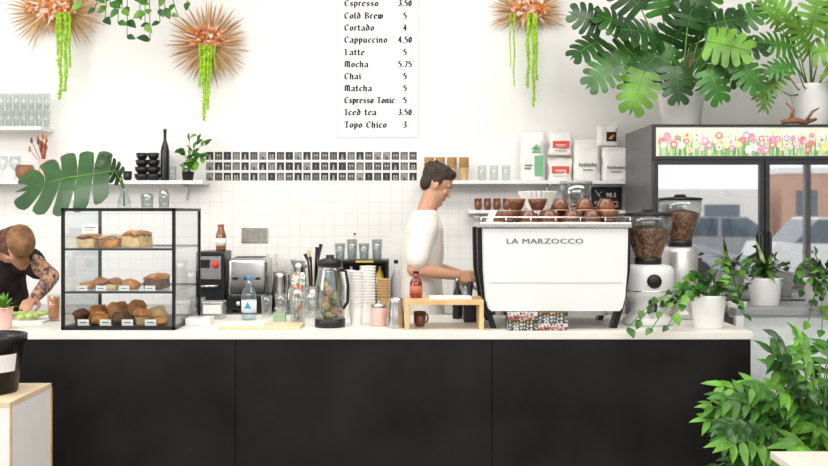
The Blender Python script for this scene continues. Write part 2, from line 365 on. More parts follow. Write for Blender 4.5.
# ---------------------------------------------------------------- generic items
def prof_tumbler(r,h,t=.002): return [(0,0),(r*.82,0),(r,h),(r-t,h),(r*.82-t,.006),(0,.006)]
def glassware(x,y,z,r,h,lab='clear glass tumbler',m=None,group=None,name='glass_tumbler'):
    return MB().lathe(prof_tumbler(r,h),m or GL,n=18).obj(name,None,(x,y,z),lab,'glass',group)
def mug(x,y,z,r,h,m,lab,rot=0,group=None,handle=True,name='mug'):
    t=thing(name,lab,'cup',(x,y,z),group,rot)
    MB().lathe([(0,0),(r*.7,0),(r*.95,h*.25),(r,h),(r*.9,h),(r*.86,h*.3),(0,h*.15)],m,n=20).obj('body',t)
    if handle: MB().tube([(r*.9,0,h*.8),(r*1.35,0,h*.78),(r*1.5,0,h*.5),(r*1.3,0,h*.25),(r*.88,0,h*.25)],h*.07,m,6).obj('handle',t)
    return t
def bottle(x,y,z,r,h,m,capm,labm,lab,name='bottle',neck=.35):
    t=thing(name,lab,'bottle',(x,y,z))
    MB().lathe([(0,0),(r*.95,0),(r,.01),(r,h*.58),(r*.8,h*.68),(r*neck,h*.8),(r*neck,h*.95),(0,h*.95)],m,n=20).obj('body',t)
    MB().lathe([(0,0),(r*neck*1.15,0),(r*neck*1.15,h*.07),(0,h*.075)],capm,(0,0,h*.95),n=16).obj('cap',t)
    if labm: MB().lathe([(r*1.01,0),(r*1.02,0),(r*1.02,h*.28),(r*1.01,h*.28)],labm,(0,0,h*.18),n=20).obj('label_band',t)
    return t
def cupstack(x,y,z,r,h,n,m,lab,dz=.012,group=None):
    p=[(0,0),(r*.72,0)]
    for i in range(n):
        p+= [(r-.001,h+i*dz-.0055),(r+.0035,h+i*dz-.0035),(r+.0035,h+i*dz-.001),(r-.002,h+i*dz)]
        if i<n-1: p+=[(r-.005,h+i*dz+.0005)]
    top=h+(n-1)*dz
    p+=[(r*.75,top-h*.8),(0,top-h*.8)]
    return MB().lathe(p,m,n=20,smooth=False).obj('cup_stack',None,(x,y,z),lab,'cups',group)
gy=1.88
for r in range(2):
    for i in range(9): glassware(X(-14+i*7.6,gy),gy,SZ2+r*.112+.0005,.0235,.11,'clear glass tumbler stacked on white shelf',group='tumblers on the upper shelf')
gg='stemless glasses on the long shelf'
def goblet(x,y,z,lab):
    MB().lathe([(0,0),(.03,0),(.03,.004),(.006,.01),(.006,.06),(.034,.09),(.04,.12),(.034,.16),(.032,.16),(.037,.12),(.03,.093),(0,.066)],GL,n=20).obj('wine_glass',None,(x,y,z),lab,'glass',gg)
for px in (2,15): goblet(X(px,gy),gy,SZ,'clear stemmed wine glass on shelf')
MB().lathe([(0,0),(.03,0),(.055,.03),(.06,.07),(.05,.1),(.046,.1),(.05,.06),(0,.02)],mat('brown_wood_bowl',(.3,.14,.06),.5,var=.3)).obj('wooden_bowl',None,(X(28,gy),gy-.05,SZ),'round brown wooden bowl on shelf','bowl')
t=thing('flower_vase','small pink vase with dried red flowers','vase',(X(44,gy),gy,SZ))
MB().lathe([(0,0),(.028,0),(.04,.05),(.03,.1),(.034,.14),(.03,.14),(.026,.1),(0,.1)],PINK).obj('vase',t)
mb=MB()
for i in range(14):
    e=V((R.uniform(-.08,.05),R.uniform(-.04,.04),R.uniform(.2,.3))); mb.tube([(0,0,.1),e*.6+V((0,0,.03)),e],.0022,RED if i%2 else DWOOD,4).ball(e,(.009,.009,.02),DFO if i%2 else BROWNC,6)
mb.obj('dried_stems',t,fix=False)
mug(X(64,gy),gy,SZ,.035,.07,BROWNC,'brown glazed mug on shelf')
for i,px in enumerate((77,86,95,104,113)): glassware(X(px,gy),gy,SZ,.026,.09,'clear glass tumbler on shelf',group=gg)
BLC=mat('black_ceramic',(.014,.014,.016),.3,coat=.2,spec=.3)
for j,(px,n) in enumerate(((142,4),(155,5))):
    z=SZ
    for i in range(n-j):
        w=.05-.004*i
        MB().lathe([(0,0),(w*.55,0),(w*.9,.02),(w,.045),(w*.92,.045),(w*.8,.022),(0,.012)],BLC,n=20).obj('bowl',None,(X(px,gy)-j*.01,gy,z),'matte black ceramic cup in a stack','cup','stacked black cups'); z+=.0452
bottle(X(165,gy),gy,SZ,.028,.33,BLC,BLC,None,'slim matte black bottle on shelf')
mug(X(131,gy)-.005,gy-.06,SZ,.028,.06,BLC,'small black ceramic cup on shelf',handle=False)
glassware(X(175,gy),gy-.06,SZ,.025,.09,'clear glass tumbler beside plant',group=gg)
for i,px in enumerate((429,440,452,464)):
    cupstack(X(px,gy),gy,SZ,.031,.09,8,KRAFT,'stack of kraft paper cups on shelf',.009,'kraft cup stacks on the shelf')
for i,px in enumerate((482,494,506)): glassware(X(px,gy),gy,SZ,.03,.1,'clear glass on shelf',group='glasses on the right shelf')
BAGM=mat('matte_white_bag',(.84,.825,.8),.55,var=.03,bump=.25,scale=9)
def bag(px0,px1,pyt,z0,m,lab,y=1.88,draw=None,seed=0,d=.036):
    w=X(px1,y)-X(px0,y); h=Z(pyt,y)-z0
    t=thing('coffee_bag',lab,'coffee bag',(X((px0+px1)/2,y),y,z0))
    prof=[(0,.93,1),(.03,1,1.1),(.1,1.01,1.15),(.2,1,1.15),(.3,.98,1.1),(.4,.99,1.08),(.5,.97,1.0),(.6,.97,.9),(.68,.96,.8),(.76,.97,.6),(.82,.95,.45),(.88,.93,.25),(.92,.95,.16),(.96,.93,.2),(1,.9,.16)]
    n=40; vs=[];fs=[]
    for u,sx,sd in prof:
        for k in range(n):
            a=6.2832*k/n; ca,sa=math.cos(a),math.sin(a)
            vs.append(V((w/2*sx*math.copysign(abs(ca)**.5,ca),d*sd*math.copysign(abs(sa)**.7,sa),u*h)))
    for i in range(len(prof)-1):
        for k in range(n): fs.append([i*n+k,i*n+(k+1)%n,(i+1)*n+(k+1)%n,(i+1)*n+k])
    fs.append(list(range(n))[::-1]); fs.append([(len(prof)-1)*n+k for k in range(n)])
    mb=MB().add(vs,fs,m,True)
    for v in mb.bm.verts:
        if v.co.z>.001:
            k=min(1,v.co.z/.03); v.co+=noise.noise_vector(v.co*16+V((seed*2,0,seed)))*.012*k+noise.noise_vector(v.co*48+V((seed,3,0)))*.004*k
    mb.obj('pouch',t)
    mb=MB(); yy=-d*1.2-.0035
    draw(mb,w,h,yy)
    mb.obj('label_patch',t); return t
PGR=mat('printed_green',(.2,.48,.25),.6); PRD=mat('printed_red',(.72,.1,.07),.6); GRI=mat('grey_ink',(.12,.12,.12),.6)
def dtree(mb,w,h,yy):
    mb.prism([(w*.05,h*.1),(w*.4,h*.1),(w*.4,h*.5),(w*.05,h*.5)],yy,yy+.006,PGR)
    for z in (.56,.63): mb.prism([(w*(-.08),h*z),(w*.32,h*z),(w*.12,h*(z+.1))],yy,yy+.006,PGR)
    mb.box(-w*.35,-w*.05,yy,yy+.004,h*.3,h*.32,GRI).box(-w*.35,-w*.1,yy,yy+.004,h*.24,h*.26,GRI)
def dred(mb,w,h,yy):
    mb.box(-w*.34,w*.34,yy,yy+.005,h*.3,h*.6,PRD); mb.box(-w*.22,w*.2,yy-.0006,yy,h*.42,h*.45,PAPER); mb.box(-w*.16,w*.12,yy-.0006,yy,h*.36,h*.38,PAPER); mb.box(-w*.25,w*.25,yy,yy+.005,h*.18,h*.2,GRI)
def dscript(mb,w,h,yy):
    x=-w*.33
    for i in range(11):
        a=h*(.42+.025*(i%4==0)); mb.prism([(x,h*.345),(x+w*.028,h*.36),(x+w*.028,a),(x,a-h*.02)],yy,yy+.004,GRI); x+=w*.06
    mb.box(-w*.18,w*.18,yy,yy+.004,h*.25,h*.27,GRI)
def dbird(mb,w,h,yy):
    mb.box(-w*.1,w*.36,yy,yy+.005,h*.2,h*.62,BLK); mb.prism([(-w*.02,h*.3),(w*.16,h*.28),(w*.28,h*.5),(w*.1,h*.44)],yy-.0006,yy,ORNG)
bag(520,545,131,SZ,BAGM,'tall white coffee bag with green tree emblem',draw=dtree,seed=1)
bag(547,572,157,SZ,BAGM,'white coffee bag with red label',draw=dred,seed=2)
MB().box(-.075,.075,-.04,.04,0,.003,KRAFT).obj('cardboard_sheet',None,(X(559.5,gy),gy,Z(156,gy)),'flat kraft card between coffee bags','card')
bag(548,572,132,Z(156,gy)+.003,BAGM,'white coffee bag with red label stacked above',draw=dred,seed=3)
bag(573,600,140,SZ,BAGM,'plain white coffee bag with dark lettering',draw=dscript,seed=4,d=.045)
bag(601,628,147,SZ,BAGM,'squat white coffee bag with dark lettering',draw=dscript,seed=5,d=.045)
bag(597,618,124,Z(147,gy)+.006,BAGM,'small white bag with black and orange bird label',draw=dbird,seed=6,d=.028)
for i in range(4): mug(X(478+i*9.5,gy),gy,SZ3,.024,.075,BROWNC,'small dark brown glazed mug on shelf',rot=-1.2,group='brown mugs on the lower shelf')
z=SZ3
for i in range(5):
    w=.13-.018*i
    MB().lathe([(0,0),(w*.7,0),(w,.02),(w*.97,.024),(w*.6,.02),(0,.02)],CER,n=28).obj('saucer',None,(X(542,gy),gy-.03,z),'white ceramic saucer in a stack','plate','stacked white saucers'); z+=.0245
t=thing('shop_sign','small black chalk sign with white curly lettering','sign',(X(607,gy),1.9,SZ3))
MB().box(-.1,.1,-.005,.005,0,.15,BLK,.002).obj('board',t)
mb=MB(); text(mb,'98.5',.04,(.03,-.0065,.085),PAPER)
for i in range(5):
    c=V((-.07+i*.035,-.0065,.045)); mb.tube([c+V((.012*math.cos(a*.9),0,.016*math.sin(a*.9+i)))*(1-.12*a) for a in range(7)],.0016,PAPER,4)
mb.tube([(-.08,-.0065,.015),(-.02,-.0065,.022),(.03,-.0065,.014),(.08,-.0065,.02)],.0014,PAPER,4).tube([(-.075,-.0065,.13),(-.04,-.0065,.085),(-.06,-.0065,.1),(-.03,-.0065,.12)],.0016,PAPER,4)
mb.obj('lettering',t)
t=thing('wall_outlet','brushed steel quad power outlet on tiled wall','outlet',(X(254.5,1.99),1.99,Z(235,1.99)))
MB().box(-.088,.088,0,.01,-.052,.052,STEEL,.003).obj('plate',t)
for i in range(4): MB().box(-.078+i*.04,-.045+i*.04,-.003,0,-.035,.035,mat('outlet_grey',(.3,.28,.25),.5),.0005).obj('socket',t)
# ---------------------------------------------------------------- back counter appliances
y=1.62
t=thing('small_oven','small black countertop oven with steel face and red knob','oven',(X(214,y),y,BC))
MB().box(-.088,.088,-.12,.12,0,.37,BLKP,.012).obj('body',t)
MB().box(-.068,.068,-.124,-.119,.2,.34,STEEL,.002).obj('faceplate',t)
MB().box(-.055,.0,-.127,-.124,.27,.32,BLKP).obj('display',t)
MB().lathe([(0,0),(.024,0),(.021,.015),(0,.015)],RED,(.033,-.124,.29),M=Matrix.Rotation(math.pi/2,4,'X'),n=16).obj('knob',t)
MB().tube([(-.05,-.135,.16),(.05,-.135,.16)],.008,CHROME,8).obj('handle',t)
bottle(X(221,y),y,BC+.37,.032,.17,mat('amber_glass',(.25,.09,.03),.15,coat=.5),PAPER,PAPER,'amber glass jar with white cap',neck=.6)
bx=X(249.5,y)+.005
t=thing('toaster','wide low stainless steel toaster with black base and levers','toaster',(bx,y,BC))
MB().box(-.122,.122,-.13,.13,.09,.33,STEEL,.03,seg=4).obj('body',t)
MB().box(-.122,.122,-.13,.13,.015,.1,BLKP,.01).obj('base',t)
MB().box(-.09,.09,-.07,-.03,.33,.334,BLKP,.001).box(-.09,.09,.03,.07,.33,.334,BLKP,.001).obj('slots',t)
for i in (-.07,0,.07): MB().box(i-.014,i+.014,-.15,-.131,.2,.215,BLKP,.003).obj('lever',t)
for i in (-1,1): MB().lathe([(0,0),(.016,0),(.013,.016),(0,.016)],CHROME,(i*.05,-.129,.055),M=Matrix.Rotation(math.pi/2,4,'X'),n=14).obj('knob',t)
for a in (-.1,.1): MB().lathe([(0,0),(.015,0),(.015,.016),(0,.016)],BLKP,(a,0,0),n=10).obj('foot',t)
def pitcher(x,y,z,r,h,m,lab,rot=0,name='milk_pitcher'):
    t=thing(name,lab,'pitcher',(x,y,z),None,rot)
    mb=MB().lathe([(0,0),(r,0),(r*1.02,.01),(r*.95,h*.5),(r*.78,h*.85),(r*.84,h),(r*.8,h),(r*.74,h*.85),(r*.9,h*.4),(0,h*.2)],m,n=22)
    mb.add([(-r*.7,-.02,h*.86),(-r*1.15,0,h*1.03),(-r*.7,.02,h*.86),(-r*.6,0,h*1.0)],[[0,1,3],[1,2,3],[0,2,1]],m,True).obj('body',t)
    MB().tube([(r*.75,0,h*.88),(r*1.5,0,h*.9),(r*1.6,0,h*.6),(r*1.4,0,h*.22),(r*.95,0,h*.2)],h*.04,m,8).obj('handle',t); return t
pitcher(X(278,y)+.012,y,BC,.052,.24,STEEL,'tall steel milk pitcher on back counter',.9)
pitcher(X(299,1.75),1.75,BC,.05,.3,STEEL,'tall steel water pitcher on back counter',.3)
for i,px in enumerate((272,290)): cupstack(X(px,1.88),1.88,BC,.035,.1,[16,14][i],PAPER,'stack of white paper cups on back counter',.016,'paper cup stacks on the back counter')
t=thing('utensil_holder','steel holder with black handled utensils','utensils',(X(313,1.66),1.66,BC))
MB().lathe([(0,0),(.04,0),(.042,.15),(.038,.15),(.036,.01),(0,.01)],STEEL).obj('holder',t)
for i in range(6):
    a=i*1.1; MB().tube([(.01*math.cos(a),.01*math.sin(a),.012),(.03*math.cos(a),.03*math.sin(a),.3),(.05*math.cos(a),.04*math.sin(a),.41-.02*i)],[.004,.006,.012],BLKP if i!=2 else LWOOD,8).obj('utensil_handle',t)
y=1.65
t=thing('condiment_rack','black open countertop rack with yellow label','rack',(X(360,y),y,BC))
mb=MB(); mb.box(-.18,.18,-.12,.12,.3,.315,BLKP).box(-.18,-.165,-.12,.12,0,.3,BLKP).box(.165,.18,-.12,.12,0,.3,BLKP).box(-.165,.165,-.12,.12,.12,.132,BLKP).box(-.165,.165,.11,.12,.0,.3,BLKP).obj('frame',t)
MB().box(-.02,.09,-.124,-.12,.302,.313,YEL).obj('label_strip',t)
for i in range(5): bottle(X(342+i*9.5,y),y-.03,BC+.132,.024,.15,[YEL,PAPER,LWOOD,PAPER,YEL][i],BLKP,[None,YEL,None,RED,PAPER][i],'small %s syrup bottle in black rack'%['yellow','white','tan','white','yellow'][i])
for i,px in enumerate((340,352,364,377)):
    glassware(X(px,y),y,BC+.315,.034,.1+.025*(i%2),'clear glass carafe on black rack',GLS,'glass carafes on rack','glass_carafe')
bottle(X(354,y),y+.07,BC+.315,.018,.16,GL,BLKP,None,'clear oil bottle with black pourer')
pitcher(X(462,1.7),1.7,BC,.06,.24,GLS,'clear glass server with steel lid',1.5,'glass_server')
bottle(X(396,1.75),1.75,BC,.035,.3,PAPER,BLKP,None,'white plastic squeeze bottle with black cap')
bottle(X(408,1.6),1.6,BC,.03,.26,mat('amber_glass2',(.2,.08,.03),.2),BLKP,PAPER,'amber syrup bottle with white label')
t=thing('wall_notice','plain white paper sheet taped on tiled wall','notice',(X(396,1.99),1.998,Z(245,1.99))); MB().box(-.05,.05,0,.002,-.08,.08,PAPER).obj('sheet',t)
cupstack(X(640,1.72)-.01,1.72,BC,.04,.1,9,PAPER,'stack of white paper cups',.013)
# ---------------------------------------------------------------- pastry case
cy0,cy1=.06,.60; cx0=X(61,cy0); cx1=X(175,cy0); ch=Z(208,cy0)-CT
t=thing('pastry_case','black framed glass pastry display case','display case',((cx0+cx1)/2,(cy0+cy1)/2,CT))
hw=(cx1-cx0)/2; hd=(cy1-cy0)/2; f=.014
mb=MB()
for sx in (-1,1):
    for sy in (-1,1): mb.box(min(sx*hw,sx*(hw-f)),max(sx*hw,sx*(hw-f)),min(sy*hd,sy*(hd-f)),max(sy*hd,sy*(hd-f)),0,ch,BLK)
for z in (0,ch-f):
    for sy in (-1,1): mb.box(-hw,hw,min(sy*hd,sy*(hd-f)),max(sy*hd,sy*(hd-f)),z,z+f,BLK)
    for sx in (-1,1): mb.box(min(sx*hw,sx*(hw-f)),max(sx*hw,sx*(hw-f)),-hd,hd,z,z+f,BLK)
mb.obj('frame',t)
MB().box(-hw+f,hw-f,-hd+f,hd-f,0,.016,BLK).obj('base_panel',t)
MB().box(-hw+f,hw-f,-hd+.005,-hd+.008,f,ch-f,GLC).obj('glass_pane',t)
MB().box(hw-.008,hw-.005,-hd+f,hd-f,f,ch-f,GLC).obj('glass_pane',t)
MB().box(-hw+.005,-hw+.008,-hd+f,hd-f,f,ch-f,GLC).obj('glass_pane',t)
MB().box(-hw+f,hw-f,-hd+f,hd-f,ch-.006,ch-.002,GLC).obj('glass_pane',t)
S1=1.141; S2=1.340
for s in (S1,S2):
    MB().box(-hw+f,hw-f,-hd+.02,hd-.02,s-CT-.005,s-CT,GL).obj('shelf',t)
    mb=MB(); mb.box(-hw+f,hw-f,-hd+.012,-hd+.02,s-CT-.008,s-CT+.002,BLK).box(-hw+f,hw-f,hd-.02,hd-.012,s-CT-.008,s-CT+.002,BLK).obj('shelf_rail',t)
CRUST=mat('golden_crust',(.54,.21,.045),.55,var=.5,scale=22,bump=.4); CHOC=mat('chocolate_crumb',(.12,.042,.018),.7,var=.5,scale=40,bump=.5); CRM=mat('cream_sponge',(.74,.5,.24),.8,var=.3,scale=25,bump=.3)
ICE=mat('pink_icing',(.75,.32,.2),.4,var=.3)
def croissant(x,y,z,rot,s=1):
    mb=MB(); pts=[];rr=[]
    for i in range(33):
        u=i/32*2-1; pts.append((u*.068*s,.03*s*u*u-.01,.03*s)); rr.append(s*(.031*(1-abs(u)**2.2)+.005)*(1.06-.2*((i%5)/5)))
    mb.tube(pts,rr,CRUST,12); return mb.obj('croissant',None,(x,y,z),'golden flaky croissant on glass shelf','croissant','pastries in the case',rotz=rot)
def muffin(x,y,z,m,s=1):
    t=thing('muffin','domed %s muffin in paper case'%('chocolate' if m is CHOC else 'golden'),'muffin',(x,y,z),'pastries in the case')
    MB().lathe([(0,0),(.026*s,0),(.034*s,.034*s),(0,.034*s)],KRAFT if m is CRUST else m,n=18,smooth=False).obj('paper_case',t)
    mb=MB().lathe([(.032*s,.034*s),(.041*s,.04*s),(.041*s,.05*s),(.033*s,.062*s),(.018*s,.07*s),(0,.072*s)],m,n=18)
    mb.jit(.009,38,x*9).obj('top',t)
def pastry(x,y,z,m,s,h,seed,lab,cat='pastry',top=None):
    t=thing(cat,lab,cat,(x,y,z),'pastries in the case')
    mb=MB().lathe([(0,0),(.034*s,0),(.045*s,h*.3),(.043*s,h*.7),(.028*s,h*.95),(.01*s,h),(0,h)],m,n=20)
    for v in mb.bm.verts: v.co+=noise.noise_vector(v.co*26+V((seed*2,0,seed)))*.011*min(1,v.co.z/.012)
    mb.obj('body',t)
    if top: 
        mb=MB().ball((0,0,h),(.022*s,.02*s,.008),top,12); mb.jit(.006,40,seed).obj('topping',t)
def loaf(x,y,z,m1,m2,lab,w=.1,h=.07,rot=0):
    t=thing('loaf_slice',lab,'cake',(x,y,z),'pastries in the case',rot)
    mb=MB().box(-w/2,w/2,-.085,.085,0,h*.8,m1,.008,cuts=3)
    for v in mb.bm.verts: v.co+=noise.noise_vector(v.co*30+V((x*20,0,0)))*.006*min(1,v.co.z/.01)
    mb.obj('crumb',t)
    mb=MB().box(-w/2-.002,w/2+.002,-.088,.088,h*.74,h,m2,.01,cuts=4).jit(.01,28,x*7)
    for v in mb.bm.verts:
        v.co.z+= .01*(1-(v.co.x/(w/2))**2) if v.co.z>h*.85 else 0
    mb.obj('topping',t)
cc=lambda px: X(px,.25)
loaf(cc(91),.25,S2,CRM,CRUST,'sliced golden loaf on paper',.085,.055); loaf(cc(112),.25,S2,CRUST,CRM,'browned crusty loaf slice',.085,.05,.1)
loaf(cc(136),.27,S2,CRM,CRUST,'pale sponge loaf with browned top',.09,.07,-.1)
pastry(cc(88),.25,S1,CRUST,.8,.035,1,'flat golden pastry swirl'); loaf(cc(111),.25,S1,CRM,CRUST,'flat golden bar with baked top',.085,.035,.08)
pastry(cc(133),.22,S1,CRUST,.95,.045,2,'flat browned pastry mound'); loaf(cc(156),.27,S1,CHOC,CRUST,'dark loaf cake with browned crust',.085,.06)
croissant(cc(92),.4,S1-.002,-.3,.75)
ZB=CT+.016
muffin(cc(87),.17,ZB,CHOC,1.0); pastry(cc(106),.17,ZB,CRUST,1.0,.05,3,'golden glazed pastry with pink icing','pastry',ICE); pastry(cc(127),.18,ZB,CHOC,1.1,.055,4,'large dark crumbly pastry'); muffin(cc(147),.17,ZB,CRUST,1.05); pastry(cc(164),.17,ZB,CRUST,.75,.035,5,'small flat golden cookie')
for i,px in enumerate((92,113,132,153)):
    s=R.uniform(.95,1.3)
    pastry(cc(px),.33,ZB,[CRUST,CRUST,CRUST,CRM][i],s,[.075,.09,.1,.07][i],10+i,'tall browned bun at the back of the case','bun')
for i,px in enumerate((84,106,128,151)):
    mb=MB(); mb.prism([(-.026,0),(.026,0),(.026,.03),(-.026,.03)],0,.002,PAPER); mb.box(-.026,.026,.0,.02,0,.002,PAPER); mb.box(-.016,.016,-.0006,0,.014,.018,INK)
    mb.obj('price_card',None,(X(px,.1),.09,ZB),'small white folded price card in the case','price card','price cards in the case')
for i,px in enumerate((82,101,124,150)):
    mb=MB(); mb.prism([(-.024,0),(.024,0),(.024,.026),(-.024,.026)],0,.002,PAPER); mb.box(-.024,.024,.0,.02,0,.002,PAPER); mb.box(-.015,.012,-.0006,0,.012,.015,INK)
    mb.obj('price_card',None,(X(px,.1),.1,S1),'small white folded price card on glass shelf','price card','price cards in the case')
mb=MB(); mb.box(-.035,.035,-.002,0,-.02,.02,PAPER); mb.box(-.026,.026,-.0026,-.002,.004,.008,INK); mb.box(-.026,.02,-.0026,-.002,-.006,-.003,INK)
mb.obj('notice_card',None,(X(90,cy0),cy0-.0005,Z(229,cy0)),'small white notice card fixed to the case glass','sign')
CTOP=CT+ch
glassware(X(146,.4),.42,CTOP,.034,.075,'clear glass bowl on the pastry case',GLS,name='glass_bowl'); glassware(X(163,.4),.42,CTOP,.03,.095,'clear glass jar on the pastry case',GLS,name='glass_jar')
vx=X(124,.4); vb=thing('monstera_vase','clear glass vase holding large green monstera leaves','plant',(vx,.4,CTOP))
MB().lathe([(0,0),(.03,0),(.035,.03),(.022,.075),(.026,.1),(.023,.1),(.019,.075),(.03,.03),(0,.008)],GL).obj('vase',vb)
mb=MB()
def LP(px,py,y,o): return V((X(px,y),y,Z(py,y)))-V(o)
o=(vx,.4,CTOP)
A=LP(110,172,.26,o); mb.tube([(0,0,.01),(0,0,.1),A*.7+V((0,0,.06)),A],.005,STEM,6); mb.mleaf(A,(-1,-.1,-.1),(-.08,-.75,.66),.4,LEAFD,5,.34,1.0,.14,.03,(-.02,.2))
A=LP(121,176,.36,o); mb.tube([(0,0,.01),(0,0,.1),A],.005,STEM,6); mb.mleaf(A,(-.2,-.3,.25),(0,-.9,.6),.12,LEAFD,5,.4,1.1,.2,.05)
mb.obj('foliage',vb,fix=False)
# ---------------------------------------------------------------- front counter items
orange=mat('orange_juice',(.85,.25,.04),.3)
t=thing('juice_glass','plastic cup of orange juice on the counter','drink',(X(54,.45),.45,CT)); MB().lathe(prof_tumbler(.033,.13),GL).obj('glass',t); MB().lathe([(0,0),(.023,0),(.029,.11),(0,.11)],orange,(0,0,.008)).obj('juice',t)
greenish=mat('lettuce',(.4,.5,.15),.6,var=.3)
mb=MB()
for i in range(14): mb.ball((R.uniform(-.09,.09),R.uniform(-.05,.05),R.uniform(.014,.03)),(R.uniform(.02,.035),.02,.014),greenish,8)
MB().box(-.13,.13,-.08,.08,0,.012,WHITE,.003).obj('serving_tray',None,(X(22,.4),.4,CT),'flat white preparation tray','tray')
mb.obj('salad_greens',None,(X(22,.4),.4,CT+.012),'loose pale green salad leaves on a tray','salad',kind='stuff',fix=False)
y=.5
t=bottle(X(249,y),y,CT,.038,.215,glass('water_glass',(.78,.9,.95),.1,.6),BLUE,mat('water_label',(.8,.88,.95),.5),'clear glass water bottle with pale blue label')
mb=MB(); mb.prism([(-.018,.06),(.018,.06),(0,.095)],-.042,-.0395,BLUE); mb.obj('emblem',t)
MB().box(-.19,.19,-.1,.1,0,.014,mat('pale_board',(.76,.58,.36),.5,var=.12),.004).obj('cutting_board',None,(X(262,.17),.17,CT),'pale wooden serving board lying on the counter','board')
MB().box(-.1,.1,-.065,.065,0,.006,PAPER,.001).obj('paper_menu',None,(X(245,.2),.17,CT+.014),'white paper sheet lying on the wooden board','paper')
MB().box(-.06,.06,-.05,.05,0,.035,CER,.005).obj('napkin_box',None,(X(200,.3),.3,CT),'small white ceramic napkin box','napkin holder')
t=thing('napkin_holder','steel napkin dispenser on the counter','napkin holder',(X(214,.55),.55,CT)); MB().box(-.055,.055,-.05,.05,0,.09,STEEL,.006).obj('body',t); MB().box(-.045,.045,-.052,-.0502,.03,.075,PAPER).obj('napkins',t)
for i,px in enumerate((191,199)): glassware(X(px,.62)+.005,.66,CT,.02,.1,'small clear glass on counter',group='glasses beside the case')
t=thing('straw_glass','tall clear patterned glass filled with straws','straw holder',(X(298,.42),.42,CT)); MB().lathe(prof_tumbler(.044,.17),GL).obj('glass',t)
sm=voro('patterned_straw',[(.85,.85,.82),(.7,.15,.1),(.2,.45,.3),(.85,.85,.82)],60)
for i in range(16):
    a=i*2.4; r=.012+.018*(i/16); MB().tube([(r*math.cos(a)*.8,r*math.sin(a)*.8,.01),(r*math.cos(a)*1.25,r*math.sin(a)*1.25,.225+.01*(i%3))],.0045,sm,6).obj('straw',t)
t=thing('infusion_jug','glass water jug with black lid and citrus and mint inside','jug',(X(330,.2),.2,CT))
MB().lathe([(0,0),(.066,0),(.07,.02),(.07,.2),(.055,.26),(.057,.285),(.053,.285),(.051,.26),(.066,.2),(.066,.02),(0,.012)],GLS).obj('body',t)
MB().lathe([(0,0),(.06,0),(.06,.03),(.02,.04),(.02,.055),(0,.055)],BLKP,(0,0,.286)).obj('lid',t)
MB().tube([(.05,-.02,.27),(.078,-.03,.265),(.088,-.035,.2),(.086,-.035,.12),(.066,-.02,.09)],.0075,BLKP,8).obj('handle',t)
MB().lathe([(.0705,0),(.0725,0),(.0725,.04),(.0705,.04)],BLKP).obj('base_ring',t)
mb=MB()
for i in range(110):
    a=R.uniform(0,6.28); r=R.uniform(.01,.048); mb.leaf((r*math.cos(a),r*math.sin(a),R.uniform(.03,.22)),(math.cos(a+2),math.sin(a+2),R.uniform(-.5,1)),(math.cos(a),math.sin(a),.3),.035,.024,R.choice([LEAFL,LEAFL,LEAF,LEAFD]))
mb.obj('herb_leaves',t,fix=False)
DY=mat('lemon_slice',(.7,.5,.07),.4,var=.3,scale=50); DO=mat('orange_slice',(.65,.22,.03),.4,var=.3,scale=50)
for i in range(7):
    a=i*1.9-1.6; M=Matrix.Rotation(math.pi/2+R.uniform(-.5,.5),4,'X')@Matrix.Rotation(R.uniform(-.5,.5),4,'Y')
    MB().lathe([(0,-.003),(.02,-.003),(.02,.003),(0,.003)],[DY,DO][i%2],(.025*math.cos(a),-.022-.02*abs(math.sin(a)),.055+.024*i),M=M,n=16).obj('citrus_slice',t)
for i,(px,yy,nn,rr) in enumerate(((356,.28,12,.035),(368,.46,13,.038),(348,.6,11,.036))): cupstack(X(px,yy),yy,CT,rr,.1,nn,PAPER,'tall stack of white paper cups beside the jug',.0145,'cup stacks on the counter')
cupstack(X(383,.62),.64,CT,.034,.1,8,KRAFT,'short stack of kraft paper cups behind the canister',.014,'cup stacks on the counter')
glassware(X(310,.6),.6,CT,.035,.13,'clear glass tumbler on the counter',group='glasses beside the jug'); glassware(X(281,.62),.62,CT,.033,.12,'clear glass tumbler on the counter',group='glasses beside the jug')
glassware(X(266,.62),.64,CT,.03,.11,'clear glass tumbler on the counter',group='glasses beside the jug')
MB().box(-.03,.03,-.02,.02,0,.045,mat('card_box_green',(.3,.42,.25),.6),.002).obj('card_box',None,(X(279,.4),.42,CT),'small green card box on the counter','box')
y=.28; t=thing('pink_canister','dusty pink enamel canister with lid','canister',(X(379,y),y-.04,CT))
MB().lathe([(0,0),(.036,0),(.039,.008),(.039,.085),(.036,.09),(0,.09)],PINK).obj('body',t); MB().lathe([(0,0),(.04,0),(.04,.012),(.01,.018),(.008,.028),(0,.03)],STEEL,(0,0,.09)).obj('lid',t)
pitcher(X(396,.2),.16,CT,.04,.14,STEEL,'steel milk pitcher on the counter',1.2)
x0=X(405,.06); x1=X(484,.06)
t=thing('riser_stand','light wooden bench shaped riser stand','stand',((x0+x1)/2,.19,CT)); w=(x1-x0)/2
MB().box(-w,w,-.12,.12,.115,.137,LWOOD,.003).obj('top',t)
for s in (-1,1): MB().box(min(s*w,s*(w-.02)),max(s*w,s*(w-.02)),-.12,.12,0,.115,LWOOD,.002).obj('leg',t)
RT0=CT+.137
bottle(X(416,.2),.2,RT0,.03,.125,mat('red_syrup',(.22,.02,.015),.2,coat=.5),BLKP,mat('label_rust',(.5,.15,.08),.6),'small dark red syrup bottle on wooden riser',neck=.4)
MB().box(-.1,.1,-.07,.07,0,.008,PAPER,.002).obj('menu_card',None,((x0+x1)/2+.03,.19,RT0),'flat white card lying on the riser','card')
mug(X(424,.2)-.02,.22,CT,.03,.07,BROWNC,'small brown cup under the riser',.5)
